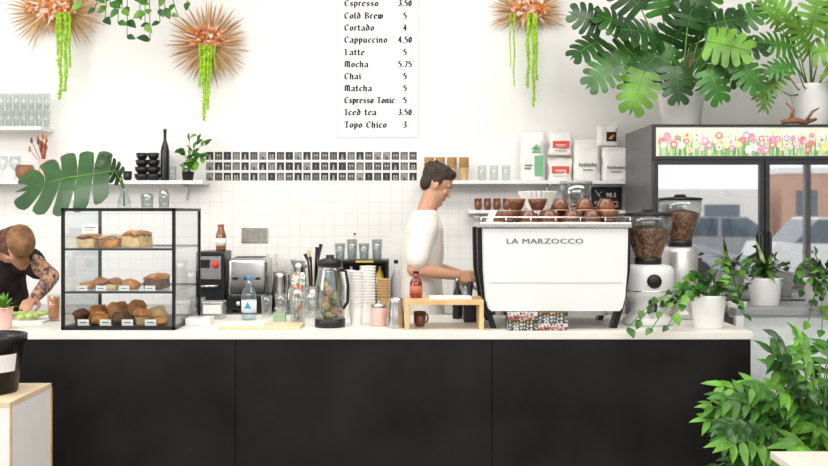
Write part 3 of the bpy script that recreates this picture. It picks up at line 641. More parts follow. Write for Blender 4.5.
t=thing('tamper_stand','black tamping stand beside the espresso machine','tamper',(X(470,.42),.42,CT)); MB().box(-.033,.033,-.05,.05,0,.09,BLKP,.006).obj('base',t); MB().lathe([(0,0),(.029,0),(.029,.02),(.01,.03),(.016,.09),(.01,.11),(0,.11)],BLKP,(0,0,.09)).obj('tamper_handle',t)
bottle(X(458,.5),.55,CT,.026,.2,BLKP,STEEL,None,'slim black pump bottle near the machine')
bk=[voro('booklet_%d'%i,c,130) for i,c in enumerate([[(.5,.5,.48),(.03,.03,.03),(.45,.44,.42),(.04,.04,.04)],[(.03,.03,.03),(.4,.38,.36),(.45,.08,.05),(.3,.07,.05)],[(.25,.27,.3),(.03,.03,.03),(.6,.58,.5),(.1,.14,.2)],[(.6,.58,.54),(.5,.45,.4),(.06,.05,.05),(.65,.62,.6)],[(.03,.03,.03),(.05,.05,.05),(.5,.35,.12),(.02,.02,.02)]])]
for s in range(2):
    for i in range(5):
        MB().box(-.068,.068,-.06,.06,0,.0165,bk[(i*2+s)%5],.001).obj('booklet',None,(X(522+s*30,.08),.1,CT+i*.0167),'thin patterned booklet in a stack under the machine','booklet','stacked booklets')
# ---------------------------------------------------------------- espresso machine
my0=.1; mx_=(X(480,my0)+X(630,my0))/2; mw=(X(628,my0)-X(482,my0))/2
t=thing('espresso_machine','white two group espresso machine with black legs seen from the back','espresso machine',(mx_,.33,CT))
zt=Z(228,my0)-CT; zb=Z(311,my0)-CT
mp=mat('machine_white',(.8,.8,.79),.3,coat=.4,var=.01); mp2=mat('machine_light_grey',(.66,.66,.65),.35,coat=.3,var=.01)
poly=[(-mw,zt),(mw,zt),(mw-.004,zt-.2),(mw-.014,zb+.06),(mw-.026,zb+.015),(mw-.04,zb),(-mw+.04,zb),(-mw+.026,zb+.015),(-mw+.014,zb+.06),(-mw+.004,zt-.2)]
MB().prism([(a*.985,zb+(z-zb)*.99+.002) for a,z in poly],-.25,-.235,mp).obj('back_panel',t)
MB().prism(poly,-.2349,-.222,mp2).obj('rear_frame',t)
MB().box(-mw+.03,mw-.03,-.2515,-.2501,zt-.255,zt-.252,mat('seam_grey',(.4,.4,.39),.5)).obj('panel_seam',t)
MB().prism([(-mw+.008,zt-.002),(mw-.008,zt-.002),(mw-.015,zt-.2),(mw-.05,zb+.01),(-mw+.05,zb+.01),(-mw+.015,zt-.2)],-.2215,.2,STEEL).obj('body',t)
MB().box(-mw-.012,mw+.012,-.262,.23,zt,zt+.026,STEEL,.006).obj('top_tray',t)
mb=MB(); pts=[(-mw-.005,.22,zt+.05),(-mw-.005,-.255,zt+.05),(mw+.005,-.255,zt+.05),(mw+.005,.22,zt+.05)]
mb.tube(pts,.0045,CHROME,6)
for i in range(7): mb.tube([(-mw-.005+i*(2*mw+.01)/6,-.255,zt+.024),(-mw-.005+i*(2*mw+.01)/6,-.255,zt+.05)],.0035,CHROME,6)
mb.obj('cup_rail',t)
for s in (-1,1):
    path=[(mw+.02,zt),(mw+.016,zt-.2),(mw-.01,zt-.36),(mw-.045,0)]
    poly=[(s*a,z) for a,z in path]+[(s*(a-.026),z) for a,z in path[::-1]]
    for yy in (-.2,.14): MB().prism(poly,yy,yy+.07,BLK).obj('leg',t)
mb=MB(); text(mb,'LA MARZOCCO',.034,(-.05,-.2508,zt-.072),mat('badge_grey',(.2,.19,.19),.35,.3),ext=.0012,sx=1.42,sp=1.05,off=.0012); mb.obj('lettering',t)
MB().box(-mw+.07,mw-.07,-.1,.28,.05,zb+.005,STEEL,.004).obj('drip_tray',t)
MB().tube([(-.1,-.15,.09),(-.2,-.12,.06),(-.3,0,.05),(-.33,.1,.01)],.008,BLKP,8).obj('hose',t)
for s in (-.16,.16):
    MB().lathe([(0,0),(.04,0),(.04,.07),(0,.07)],CHROME,(s,.25,.2)).obj('group_head',t)
    MB().tube([(s,.28,.19),(s,.42,.17)],[.014,.017],BLKP,8).obj('portafilter',t)
MB().tube([(-.3,.22,.35),(-.31,.3,.3),(-.29,.3,.12)],.006,CHROME,8).obj('steam_wand',t)
MT=CT+zt+.026
def cup(xx,yy,zz,inv,m=None):
    m=m or BROWNC; cn_='brown' if m is BROWNC else 'white'
    h=.056; rr=.046
    tt=thing('cup','%s glazed cup resting upside down on the machine'%cn_ if inv else '%s glazed cup with pale rim standing on the machine'%cn_,'cup',(xx,yy,zz),'cups on the espresso machine',R.uniform(0,3))
    if inv: pr=[(0,h),(rr*.5,h),(rr*.6,h*.9),(rr*.9,h*.4),(rr,0),(rr*.9,0),(rr*.8,h*.4),(0,h*.85)][::-1]
    else: pr=[(0,0),(rr*.5,0),(rr*.6,h*.1),(rr*.9,h*.6),(rr,h),(rr*.9,h),(rr*.8,h*.6),(0,h*.15)]
    MB().lathe(pr,m,n=20).obj('body',tt)
    MB().lathe([(rr*.97,0),(rr*1.01,.001),(rr*1.01,.003),(rr*.97,.004)],CUPIN if m is BROWNC else m,(0,0,0 if inv else h-.004),n=20).obj('rim',tt)
    MB().tube([(rr*.8,0,h*.35),(rr*1.35,0,h*.35),(rr*1.35,0,h*.7),(rr*.85,0,h*.7)],.005,m,6).obj('handle',tt)
for r,yy in enumerate((.15,.27,.39)):
    for i in range(6):
        px=506+i*21-r*5+R.uniform(-3,3)
        if r==2 and i in (1,2,3): continue
        cup(X(px,yy),yy,MT,R.random()<.7,CER if (i*3+r*2)%9==4 else None)
for px in (516,537,560,584,605): cup(X(px,.21),.21+R.uniform(-.02,.02),MT+.0565,px%3>0)
tt=thing('paper_filter_dripper','white ribbed cone dripper with filters on the machine','dripper',(X(538,.44),.46,MT))
pr=[(0,0),(.05,0),(.05,.006),(.02,.012),(.03,.03),(.06,.08),(.1,.15),(.095,.152),(.02,.04),(0,.04)]
mb=MB().lathe(pr,CER,n=48,smooth=False)
for v in mb.bm.verts:
    a=math.atan2(v.co.y,v.co.x)
    if v.co.z>.04 and round(a/(6.2832/48))%2: v.co.x*=.9; v.co.y*=.9
mb.obj('body',tt)
tt=thing('blender_jar','smoky clear plastic hopper jar standing on the machine','jar',(X(577,.44),.47,MT)); MB().lathe([(0,0),(.035,0),(.04,.03),(.075,.13),(.078,.19),(.075,.19),(.07,.13),(.03,.03),(0,.02)],GLJ).obj('body',tt); MB().lathe([(0,0),(.082,0),(.082,.012),(0,.016)],GLJ,(0,0,.191)).obj('lid',tt)
# ---------------------------------------------------------------- grinders
def hopper(t,bh,hr,hh):
    MB().lathe([(hr*.45,0),(hr*.5,.02),(hr*.97,hh*.7),(hr,hh*.8),(hr,hh),(hr*.97,hh),(hr*.94,hh*.7),(hr*.45,.02),(hr*.42,0)],GL,(0,0,bh)).obj('hopper',t)
    MB().lathe([(0,0.001),(hr*.43,0.001),(hr*.91,hh*.68),(hr*.9,hh*.72),(hr*.5,hh*.78),(0,hh*.82)],BEAN,(0,0,bh),n=28).obj('coffee_beans',t)
    MB().lathe([(0,0),(hr*1.04,0),(hr*1.04,.012),(hr*.3,.018),(hr*.25,.03),(0,.03)],BLKP,(0,0,bh+hh)).obj('hopper_lid',t)
    MB().lathe([(hr*.5,0),(hr*.56,.0),(hr*.56,.03),(hr*.5,.03)],BLKP,(0,0,bh)).obj('collar',t)
y=.3; bh=Z(264,y)-CT
t=thing('coffee_grinder','rounded white coffee grinder with bean filled clear hopper','coffee grinder',(X(648,y),y,CT))
MB().lathe([(0,0),(.112,0),(.12,.01),(.12,.03),(.1,.045),(.082,.06),(.08,.1),(.09,.125),(.115,.14),(.124,.155),(.125,bh-.04),(.118,bh-.018),(.1,bh-.004),(.07,bh),(0,bh)],mp,n=36).obj('body',t)
MB().lathe([(0,0),(.034,0),(.034,.012),(.026,.018),(0,.018)],BLKP,(0,-.118,bh*.74),M=Matrix.Rotation(math.pi/2,4,'X'),n=24).obj('dial',t)
MB().lathe([(.1255,0),(.127,.0),(.127,.006),(.1255,.006)],CHROME,(0,0,bh*.56),n=36).obj('trim_ring',t)
MB().tube([(0,-.075,.12),(0,-.11,.1),(0,-.115,.07)],[.02,.018,.014],BLKP,10).obj('spout',t)
hopper(t,bh,.115,.235)
y=.58; bh=Z(246,y)-CT
t=thing('coffee_grinder','steel coffee grinder with tall bean filled hopper','coffee grinder',(X(680,y),y,CT))
MB().lathe([(0,0),(.09,0),(.095,.01),(.09,.03),(.07,.05),(.07,.12),(.085,.14),(.09,.2),(.09,bh-.03),(.08,bh-.008),(.05,bh),(0,bh)],mat('satin_steel',(.7,.69,.67),.4,.8),n=32).obj('body',t)
MB().box(-.03,.03,-.12,-.085,.13,.17,BLKP,.006).obj('spout',t)
hopper(t,bh,.108,.235)
# ---------------------------------------------------------------- fridge
fx0=X(652,1.0); fx1=fx0+1.24; fy=1.0; FT=2.0
t=thing('drinks_fridge','two door glass drinks fridge with floral lit header','fridge',((fx0+fx1)/2,fy,0)); hw=(fx1-fx0)/2
FG=mat('fridge_grey',(.1,.1,.105),.4); FD=mat('fridge_dark',(.03,.03,.033),.35,spec=.3); FI=mat('fridge_interior',(.8,.78,.75),.4,emis=.15)
mb=MB(); mb.box(-hw,-hw+.04,0.02,.68,.0,FT,FG,.004).box(hw-.04,hw,.02,.68,.0,FT,FG,.004).box(-hw+.04,hw-.04,.64,.68,.0,FT,FG).box(-hw+.04,hw-.04,.02,.64,FT-.03,FT,FG).box(-hw+.04,hw-.04,.02,.64,.0,.3,FG).obj('cabinet',t)
MB().box(-hw+.04,hw-.04,.625,.639,.3,FT-.2,FI).obj('interior_liner',t)
mb=MB(); hz0=Z(156,1.0); hz1=Z(127,1.0)
mb.box(-hw,hw,0,.02,hz0-.02,hz0,FD).box(-hw,hw,0,.02,hz1,FT,FD).box(-hw,-hw+.022,0,.02,hz0,hz1,FD).box(hw-.022,hw,0,.02,hz0,hz1,FD).obj('header_frame',t)
MB().box(-hw+.022,hw-.022,.006,.02,hz0,hz1,mat('header_lightbox',(.72,.8,.6),.5,emis=.18,var=.15,scale=8)).obj('header_panel',t)
tul=[mat('tulip_%d'%i,c,.6,emis=.08,var=.2,scale=60) for i,c in enumerate([(.78,.28,.4),(.85,.56,.6),(.88,.74,.32),(.7,.22,.2),(.86,.82,.78),(.86,.84,.7),(.66,.38,.6)])]
gl=[mat('print_green_%d'%i,c,.6,emis=.06) for i,c in enumerate([(.14,.34,.12),(.28,.48,.2),(.46,.62,.32),(.6,.72,.46)])]
mb=MB(); hm=(hz1-hz0); i=0
x=-hw+.03
while x<hw-.035:
    xx=x+R.uniform(-.01,.01); dx=R.uniform(-.02,.02); top=hz0+hm*R.uniform(.3,.9); yy=.0055-.00006*(i%30); i+=1
    xx=min(max(xx,-hw+.045),hw-.045)
    mb.add([(xx-.006,yy,hz0+.002),(xx+.006,yy,hz0+.002),(xx+dx,yy,top)],[[0,1,2]],R.choice(gl)); x+=.0035
for lay in range(3):
    x=-hw+.045+lay*.01
    while x<hw-.05:
        zc=hz0+hm*(.64-.17*lay+R.uniform(-.1,.1)); w=R.uniform(.013,.024); h=w*R.uniform(.9,1.2); c=R.choice(tul); i+=1
        yy=.0034-.0009*lay-.00006*(i%10)
        ph=R.uniform(0,6.28); n=14
        mb.add([(x+w*math.cos(6.283*q/n+ph)*(1 if q%2 else .82),yy,min(hz1-.002,zc+h*math.sin(6.283*q/n+ph)*(1 if q%2 else .82))) for q in range(n)],[list(range(n))],c)
        mb.add([(x+w*.45*math.cos(6.283*q/8),yy-.00003,min(hz1-.003,zc+h*.45*math.sin(6.283*q/8))) for q in range(8)],[list(range(8))],R.choice(tul))
        x+=R.uniform(.025,.06)
mb.obj('floral_print',t,fix=False)
FGL=glass('fridge_glass',(.92,.94,.94),.68,.94)
for s in (-1,1):
    a=-hw+.004 if s<0 else .003; c=-.003 if s<0 else hw-.004
    z0,z1=.2,hz0-.025
    d=thing('door','dark framed glass fridge door','',(0,0,0)); d.parent=t
    fr=MB(); f=.024
    fr.box(a,a+f,-.03,.018,z0,z1,FD,.003).box(c-f,c,-.03,.018,z0,z1,FD,.003).box(a+f,c-f,-.03,.018,z0,z0+f,FD).box(a+f,c-f,-.03,.018,z1-f,z1,FD).obj('door_frame',d)
    MB().box(a+f,c-f,-.012,-.006,z0+f,z1-f,FGL).obj('glass',d)
    hx=c-.018 if s<0 else a+.018
    MB().tube([(hx,-.03,1.0),(hx,-.055,1.02),(hx,-.055,1.38),(hx,-.03,1.4)],.008,BLKP,8).obj('handle',d)
for z in (.55,.92,1.28,1.6):
    mb=MB(); 
    for i in range(9): mb.tube([(-hw+.04,.08+i*.06,z-.004),(hw-.04,.08+i*.06,z-.004)],.003,STEEL,4)
    mb.obj('wire_shelf',t)
dc=[(.8,.3,.1),(.85,.8,.2),(.2,.45,.2),(.7,.1,.15),(.85,.85,.85),(.3,.2,.12)]
for zi,z in enumerate((.92,1.28,1.6)):
    for i in range(12):
        x=fx0+.1+i*.095
        if zi==2 and i%2: continue
        c=(i//3+zi)%6; m=mat('drink_%d'%c,dc[c],.3,coat=.3)
        h=.2 if zi<2 else .13
        bottle(x,fy+.16,z,.028,h,m,[BLKP,PAPER,STEEL][c%3],PAPER if c%2 else None,'chilled drink bottle on wire shelf in fridge')['group']='bottles in the fridge'
# ---------------------------------------------------------------- plants
def pot(t,r,h,m):
    MB().lathe([(0,0),(r*.78,0),(r*.82,.004),(r,h*.96),(r,h),(r*.92,h),(r*.88,h*.86),(0,h*.86)],m,n=28).obj('pot',t)
    MB().lathe([(0,0),(r*.875,0),(r*.6,.006),(0,.008)],SOIL,(0,0,h*.862),n=20).obj('soil',t)
y0=1.32; o=V((X(681,y0),y0,FT)); t=thing('monstera_plant','large monstera with split glossy leaves in white pot atop the fridge','potted plant',o)
pot(t,.135,.21,CER)
mb=MB()
ML=[(592,44,-.85,-.4,.22),(618,24,-.7,.4,.22),(608,68,-.8,-.6,.2),(630,52,-.9,-.2,.22),(640,82,-.4,-.9,.22),(648,34,-.5,.1,.25),(690,16,.2,.85,.22),(664,54,-.6,-.8,.22),(694,50,.35,-.8,.24),(714,24,.75,.2,.23),(728,62,.75,-.6,.2),(712,78,.4,-.9,.18),(740,44,.95,-.15,.18),(660,4,-.2,1,.22),(702,0,.6,.8,.2),(594,22,-.7,.3,.18),(676,76,.1,-1,.18),(634,2,-.6,.6,.2),(718,44,.8,-.2,.22),(676,34,.1,.2,.22),(648,64,-.6,-.6,.2),(745,70,.6,-.9,.16),(740,20,.8,.5,.18)]
for i,(px,py,dx,dz,S) in enumerate(ML):
    y=y0-.12+R.uniform(-.2,.12); B=LP(px,py,y,o)
    B=B-V((dx,0,dz)).normalized()*S*.3
    mb.tube([(R.uniform(-.03,.03),0,.18),B*.5+V((0,0,.09)),B],[.008,.0055,.004],STEM,6)
    mb.mleaf(B,(dx,-.25,dz),(dx*.3+R.uniform(-.25,.25),-1,R.uniform(.0,.8)),S*R.uniform(.9,1.1),R.choice([LEAF,LEAFL,LEAF,LEAFD,LEAFD]),5,R.uniform(.42,.54),1.08,R.uniform(.05,.35),.07,(-.06,.2))
mb.obj('foliage',t,fix=False)
MB().tube([(-.02,-.02,.17),(-.1,-.06,.27),(-.12,-.08,.4),(-.08,-.05,.52)],[.02,.017,.014,.01],DWOOD,8).tube([(.02,0,.17),(.05,-.03,.32),(.03,-.03,.48)],[.016,.013,.009],DWOOD,8).obj('trunk',t)
y0=1.32; o=V((X(812,y0),y0,FT)); t=thing('philodendron_plant','split leaf philodendron in white pot atop the fridge','potted plant',o); pot(t,.125,.26,CER)
mb=MB()
for i,(px,py,dx,dz,S) in enumerate([(784,46,-.9,.15,.22),(776,76,-.7,-.7,.2),(790,26,-.5,.8,.24),(812,20,.2,1,.26),(825,50,.8,.2,.26),(786,66,-1,-.15,.18),(766,90,-.2,-1,.15),(830,18,.7,.7,.26),(803,45,-.2,.3,.22),(835,75,.9,-.4,.22),(850,40,.9,.3,.26),(774,18,-.7,.7,.18)]):
    y=y0-.1+R.uniform(-.15,.1); B=LP(px,py,y,o)-V((dx,0,dz)).normalized()*S*.3
    mb.tube([(R.uniform(-.03,.03),0,.22),B*.5+V((0,0,.06)),B],[.007,.004,.003],STEM,6)
    mb.mleaf(B,(dx,-.3,dz),(dx*.3,-1,.4),S*1.05,R.choice([LEAF,LEAFL,LEAFL]),7,.75,.75,R.uniform(.1,.3),.15,(-.1,.22))
mb.obj('foliage',t,fix=False)
mb=MB(); mb.tube([(-.11,-.01,.02),(-.04,-.03,.03),(.03,0,.02),(.1,.02,.04)],[.012,.018,.015,.008],DWOOD,8).tube([(-.06,-.02,.03),(-.05,-.03,.09),(-.08,0,.13)],[.012,.009,.004],DWOOD,6).tube([(.03,0,.02),(.06,-.03,.08),(.1,-.02,.1)],[.01,.008,.003],DWOOD,6)
mb.obj('driftwood',None,(X(800,1.1),1.1,FT),'twisted brown driftwood branch on the fridge','driftwood')
def vineplant(name,lab,loc,pr,ph,pm,ends,nl,LS,mats):
    t=thing(name,lab,'potted plant',loc); pot(t,pr,ph,pm); mb=MB()
    for e in ends:
        e=V(e); a=V((R.uniform(-.02,.02),R.uniform(-.02,.02),ph*.86)); midp=(a+e)/2+V((0,-.02,abs(e.x)*.35+.05))
        pts=[]
        for i in range(nl+1):
            u=i/nl; pts.append(a*(1-u)**2+midp*2*u*(1-u)+e*u*u)
        mb.tube(pts,.0022,STEM,5)
        for i in range(1,nl+1):
            dd=(pts[i]-pts[i-1]).normalized()
            d=dd*.6+V((R.uniform(-.7,.7),-.5+R.uniform(-.3,.3),R.uniform(-.6,.5)))
            L=LS*R.uniform(.75,1.2)
            mb.leaf(pts[i],d,(R.uniform(-.4,.4),-.8,.7),L,L*.72,R.choice(mats),.25,.2)
    mb.obj('foliage',t,fix=False); return t
y=.16; lo=V((X(708,y),y,CT))
E=[LP(px,py,yy,lo) for px,py,yy in [(640,320,-.05),(660,312,.0),(628,328,-.06),(676,300,.05),(682,284,.12),(694,278,.15),(708,276,.15),(722,286,.1),(738,300,.1),(744,314,.1),(688,296,.0),(668,326,-.05),(728,280,.2),(652,328,-.06)]]
vineplant('pothos_plant','trailing green pothos in white ceramic pot on the counter',lo,.082,.155,CER,E,6,.052,[LEAF,LEAFL,LEAF,LEAFD])
TZ=1.02; ty0,ty1=.5,.92; tx0=CXR+.09; tx1=2.75
t=thing('side_table','white metal side table with grey top holding plants','table',(tx0,ty0,0))
MB().box(0,tx1-tx0,0,ty1-ty0,TZ-.035,TZ,mat('grey_top',(.3,.31,.32),.4),.004).obj('top',t)
MB().box(.04,tx1-tx0-.04,.03,.045,.55,TZ-.035,mat('pale_panel',(.75,.79,.8),.4)).obj('front_panel',t)
for a in (.0,tx1-tx0-.04):
    for b2 in (.0,ty1-ty0-.04): MB().box(a,a+.04,b2,b2+.04,0,TZ-.035,WHITE).obj('leg',t)
MB().box(.02,tx1-tx0-.02,.045,ty1-ty0-.02,.35,.37,WHITE).obj('lower_shelf',t)
y=.7; lo=V((X(765,y),y,TZ)); t=thing('dracaena_plant','spiky variegated dracaena in white pot on side table','potted plant',lo); pot(t,.088,.145,CER)
mb=MB()
VAR=mat('variegated_leaf',(.22,.34,.12),.5,var=.6,scale=30)
for i in range(46):
    a=R.uniform(0,6.28); e=R.uniform(.0,1.2); mb.leaf((0,0,.13+R.random()*.08),(math.cos(a)*math.cos(e),math.sin(a)*math.cos(e),math.sin(e)),(0,0,1) if e<1.1 else (0,-1,.2),R.uniform(.1,.17),.022,R.choice([LEAFL,LEAF,VAR]),.6)
mb.obj('foliage',t,fix=False)
lo=V((X(820,y),y,TZ)); E=[LP(px,py,yy,lo) for px,py,yy in [(798,275,.6),(805,262,.6),(815,255,.6),(830,262,.6),(845,275,.6),(802,290,.55),(812,272,.5),(825,280,.5),(814,300,.46),(808,322,.42),(822,330,.42),(838,300,.5)]]
vineplant('trailing_plant','trailing philodendron in white pot with wooden stand',lo,.085,.14,CER,E,6,.055,[LEAF,LEAFL,LEAFD])
lo=V((X(737,.62),.62,CT)); E=[LP(px,py,yy,lo) for px,py,yy in [(722,264,.5),(728,257,.6),(742,262,.6),(735,285,.5),(730,272,.5),(748,285,.55)]]
vineplant('small_pothos','small pothos with heart shaped leaves in white pot',lo,.05,.08,CER,E,4,.055,[LEAF,LEAFL])
lo=V((1.78,-.12,0)); t=thing('floor_plant','tall bushy green floor plant with many pointed leaves','potted plant',lo); pot(t,.17,.34,mat('dark_planter',(.1,.1,.1),.7))
mb=MB()
FLF=mat('floor_leaf_bright',(.12,.33,.03),.45,var=.4,scale=8); FLF2=mat('floor_leaf_mid',(.05,.19,.018),.45,var=.4,scale=8)
def frond(p0,tip,LL,pairs,m,w=.36):
    p0=V(p0);tip=V(tip); mid=(p0+tip)/2+V((0,0,.13)); pts=[p0*(1-u)**2+mid*2*u*(1-u)+tip*u*u for u in [i/pairs for i in range(pairs+1)]]
    mb.tube(pts,.003,STEM,5)
    for i in range(max(1,pairs//3),pairs+1):
        dd=(pts[i]-pts[i-1]).normalized(); sd=dd.cross(V((0,-.5,.85))).normalized()
        for s in (-1,1): mb.leaf(pts[i],dd*.8+sd*s+V((0,0,R.uniform(-.5,.1))),V((R.uniform(-.4,.4),-.6,.8)),LL*R.uniform(.75,1.2),LL*w,m,.4)
    mb.leaf(tip,dd,V((0,-.6,.8)),LL,LL*w,m,.3)
for i in range(50):
    px=R.uniform(708,850); py=R.uniform(334,470) if px>748 else R.uniform(385,470)
    if px>800: py=max(py,350)
    yy=R.uniform(-.45,.12)
    if px<765: yy=min(yy,-.14)
    tip=LP(px,py,yy,lo); p0=V((tip.x*.15,tip.y*.15,.3+max(0,tip.z-.45)*.35))
    frond(p0,tip,R.uniform(.075,.11),8,R.choice([FLF2,FLF,FLF2,FLF,LEAF,LEAFD]))
for i in range(9):
    tip=LP(R.uniform(735,830),R.uniform(335,400),R.uniform(-.3,.0),lo); mb.tube([(0,0,.3),tip*.55+V((0,0,.15)),tip*.95],[.008,.006,.004],STEM,6)
mb.obj('foliage',t,fix=False)
y=1.5; hx=X(140,y); t=thing('hanging_pothos','hanging pothos basket with trailing vines near the ceiling','hanging plant',(hx,y,2.92)); pot(t,.13,.16,CER)
for a in range(3): MB().tube([(.12*math.cos(a*2.09),.12*math.sin(a*2.09),.155),(0,0,.88)],.002,BLK,4).obj('cord',t)
mb=MB(); lo=V((hx,y,2.92))
for px,py in [(82,2),(95,8),(110,3),(118,22),(127,36),(140,12),(150,40),(160,22),(165,8),(178,16),(188,2),(193,-8),(135,-5),(105,18),(145,25),(122,10)]:
    e=LP(px,py,y-.15+R.uniform(-.05,.05),lo); rim=V((.13*(1 if e.x>0 else -1)*min(1,abs(e.x)/.13),-.13,.17))
    pts=[V((0,0,.14)),rim+V((0,0,.03)),(rim+e)/2,e]
    mb.tube(pts,.0025,STEM,5)
    P2=[]
    for i in range(3):
        for u in (.33,.66,1): P2.append(pts[i].lerp(pts[i+1],u))
    for p in P2[2:]:
        L=.07*R.uniform(.8,1.2); mb.leaf(p,(R.uniform(-1,1),-.4,R.uniform(-1,.1)),(R.uniform(-.3,.3),-1,.4),L,L*.65,R.choice([LEAF,LEAFL,LEAFD]),.2)
mb.obj('foliage',t,fix=False)
lo=V((X(188,gy),gy,SZ)); E=[LP(px,py,yy,lo) for px,py,yy in [(182,150,1.8),(190,137,1.85),(198,142,1.85),(203,158,1.8),(184,165,1.75),(197,168,1.75),(205,145,1.85),(192,150,1.75)]]
vineplant('small_leafy_plant','small leafy green plant in black pot on shelf',lo,.04,.06,BLC,E,5,.06,[LEAF,LEAFL])
lo=V((X(3,.12),.12,CT)); t=thing('succulent_plant','small succulent in pink pot on the counter end','potted plant',lo); pot(t,.045,.1,PINK)
mb=MB()
for i in range(22):
    a=R.uniform(0,6.28); e=R.uniform(.2,1.4); mb.leaf((0,0,.09),(math.cos(a)*math.cos(e),math.sin(a)*math.cos(e),math.sin(e)),(0,0,1) if e<1.2 else (0,-1,0),.08,.02,LEAFL,.2)
mb.obj('foliage',t,fix=False)
# ---------------------------------------------------------------- bottom corners
bx1=X(51,-.3); t=thing('pedestal_box','white pedestal box with light wood top','pedestal',(bx1-.3,-.51,0))
MB().box(-.3,.3,-.21,.21,0,.765,WHITE,.002).obj('body',t); MB().box(-.302,.302,-.212,.212,.765,.785,mat('pale_wood',(.76,.6,.4),.5,var=.1),.002).obj('top',t)
for a in (-.212,.2): MB().box(.3,.305,a,a+.012,0,.765,LWOOD).obj('edge_strip',t)
bu=thing('black_bucket','black plastic bucket with white label on pedestal','bucket',(X(25,-.5)-.152,-.5,.785))
MB().lathe([(0,0),(.115,0),(.14,.2),(.15,.2),(.152,.23),(.143,.232),(.137,.2),(.11,.01),(0,.01)],BLKP,n=32).obj('body',bu)
mb=MB(); vs=[];n=10
for i in range(n+1):
    a=math.radians(-85+i*7)
    for z in (.09,.16): r=.1285+(z-.1)*.125+.0015; vs.append((r*math.cos(a),r*math.sin(a),z))
mb.add(vs,[[2*i,2*i+2,2*i+3,2*i+1] for i in range(n)],PAPER).obj('label_patch',bu)
y1=-1.23; t=thing('cafe_table','pale cafe table with square top','table',(X(770,y1)+.35,y1-.35,0))
MB().box(-.35,.35,-.35,.35,.7,.725,mat('pale_table',(.8,.76,.68),.4),.004).obj('top',t); MB().lathe([(0,0),(.03,0),(.03,.675),(0,.675)],BLK,(0,0,.025)).obj('post',t); MB().lathe([(0,0),(.24,0),(.24,.015),(.03,.025),(0,.025)],BLK).obj('base',t)
# ---------------------------------------------------------------- people
class Blob:
    def __init__(s): s.mb=MB()
    def cap(s,a,b,r1,r2,m,n=12):
        a=V(a);b=V(b); s.mb.ball(a,r1,m,n); s.mb.ball(b,r2,m,n); s.mb.tube([a,b],[r1,r2],m,n); return s
    def chain(s,pts,m,n=12):
        for (a,r1),(b,r2) in zip(pts,pts[1:]): s.cap(a,b,r1,r2,m,n)
        return s
    def ell(s,c,r,m,M=None,n=16): s.mb.ball(c,r,m,n,M); return s
    def loft(s,secs,m,n=20):
        vs=[];fs=[]
        for c,rx,ry in secs:
            for k in range(n): a=6.2832*k/n; vs.append(V(c)+V((rx*math.cos(a),ry*math.sin(a),0)))
        for i in range(len(secs)-1):
            for k in range(n): fs.append([i*n+k,i*n+(k+1)%n,(i+1)*n+(k+1)%n,(i+1)*n+k])
        fs.append(list(range(n))[::-1]); fs.append([(len(secs)-1)*n+k for k in range(n)])
        s.mb.add(vs,fs,m,True); return s
    def obj(s,name,par,vox=.007,it=3,label=None,fold=0,fs=.08):
        o=s.mb.obj(name,par,label=label)
        md=o.modifiers.new('r','REMESH'); md.mode='VOXEL'; md.voxel_size=vox; md.use_smooth_shade=True
        sm=o.modifiers.new('s','SMOOTH'); sm.factor=.5; sm.iterations=it
        if fold:
            tx=bpy.data.textures.new('folds','CLOUDS'); tx.noise_scale=fs; tx.noise_depth=0
            dm=o.modifiers.new('folds','DISPLACE'); dm.texture=tx; dm.strength=fold; dm.mid_level=.4
        return o
def head(bl,c,M,m):
    T=lambda p: V(c)+M@V(p)
    bl.ell(T((-.012,0,.03)),(.096,.075,.096),m,M); bl.ell(T((.02,0,-.045)),(.07,.057,.075),m,M)
    bl.cap(T((.08,0,.01)),T((.1,0,-.028)),.008,.012,m,8); bl.ell(T((.068,0,-.1)),(.021,.025,.018),m,M)
    for s in (-1,1): bl.ell(T((-.005,s*.075,-.01)),(.018,.009,.031),m,M); bl.ell(T((.071,s*.028,.024)),(.018,.022,.01),m,M); bl.ell(T((.066,s*.033,-.02)),(.017,.02,.016),m,M)
    bl.ell(T((.083,0,-.063)),(.01,.022,.008),m,M)
def facebits(par,c,M,lipm):
    T=lambda p: V(c)+M@V(p)
    for s in (-1,1):
        MB().ball(T((.0765,s*.03,.003)),(.0085,.0085,.0035),PAPER,10,M).ball(T((.083,s*.03,.003)),(.0025,.0045,.0035),BLKP,8,M).obj('eye',par)
        MB().tube([T((.089,s*.014,.026)),T((.09,s*.03,.031)),T((.078,s*.048,.026))],.0025,HAIR,6).obj('eyebrow',par)
    MB().ball(T((.087,0,-.063)),(.007,.019,.005),lipm,10,M).obj('mouth',par)
def hand(bl,w,d,pn,m,curl,thumb=1,s=1):
    w=V(w); d=V(d).normalized(); pn=V(pn); pn=(pn-d*pn.dot(d)).normalized(); sd=d.cross(pn)*thumb
    T=lambda a,b_,c: w+(d*a+sd*b_+pn*c)*s
    for i,yy in enumerate((.027,.009,-.009,-.027)):
        bl.cap(T(0,yy*.55,0),T(.08-.004*abs(i-1),yy,0),.014*s,.011*s,m,8)
        p=(.08-.004*abs(i-1),0); ang=0; prev=T(p[0],yy,p[1]); LL=[.036,.026,.021]; k=(.92,1,.95,.78)[i]; r=.0095
        for j in range(3):
            ang+=curl[j]; p=(p[0]+LL[j]*k*math.cos(ang),p[1]+LL[j]*k*math.sin(ang)); q=T(p[0],yy*(1+.08*j),p[1])
            bl.cap(prev,q,r*s,(r-.001)*s,m,8); prev=q; r-=.001
    bl.cap(T(.015,.025,.004),T(.04,.045,.018),.014*s,.012*s,m,8); bl.cap(T(.04,.045,.018),T(.064,.046,.036),.011*s,.01*s,m,8); bl.cap(T(.064,.046,.036),T(.082,.035,.045),.01*s,.008*s,m,8)
LIP=mat('lip',(.45,.19,.14),.5)
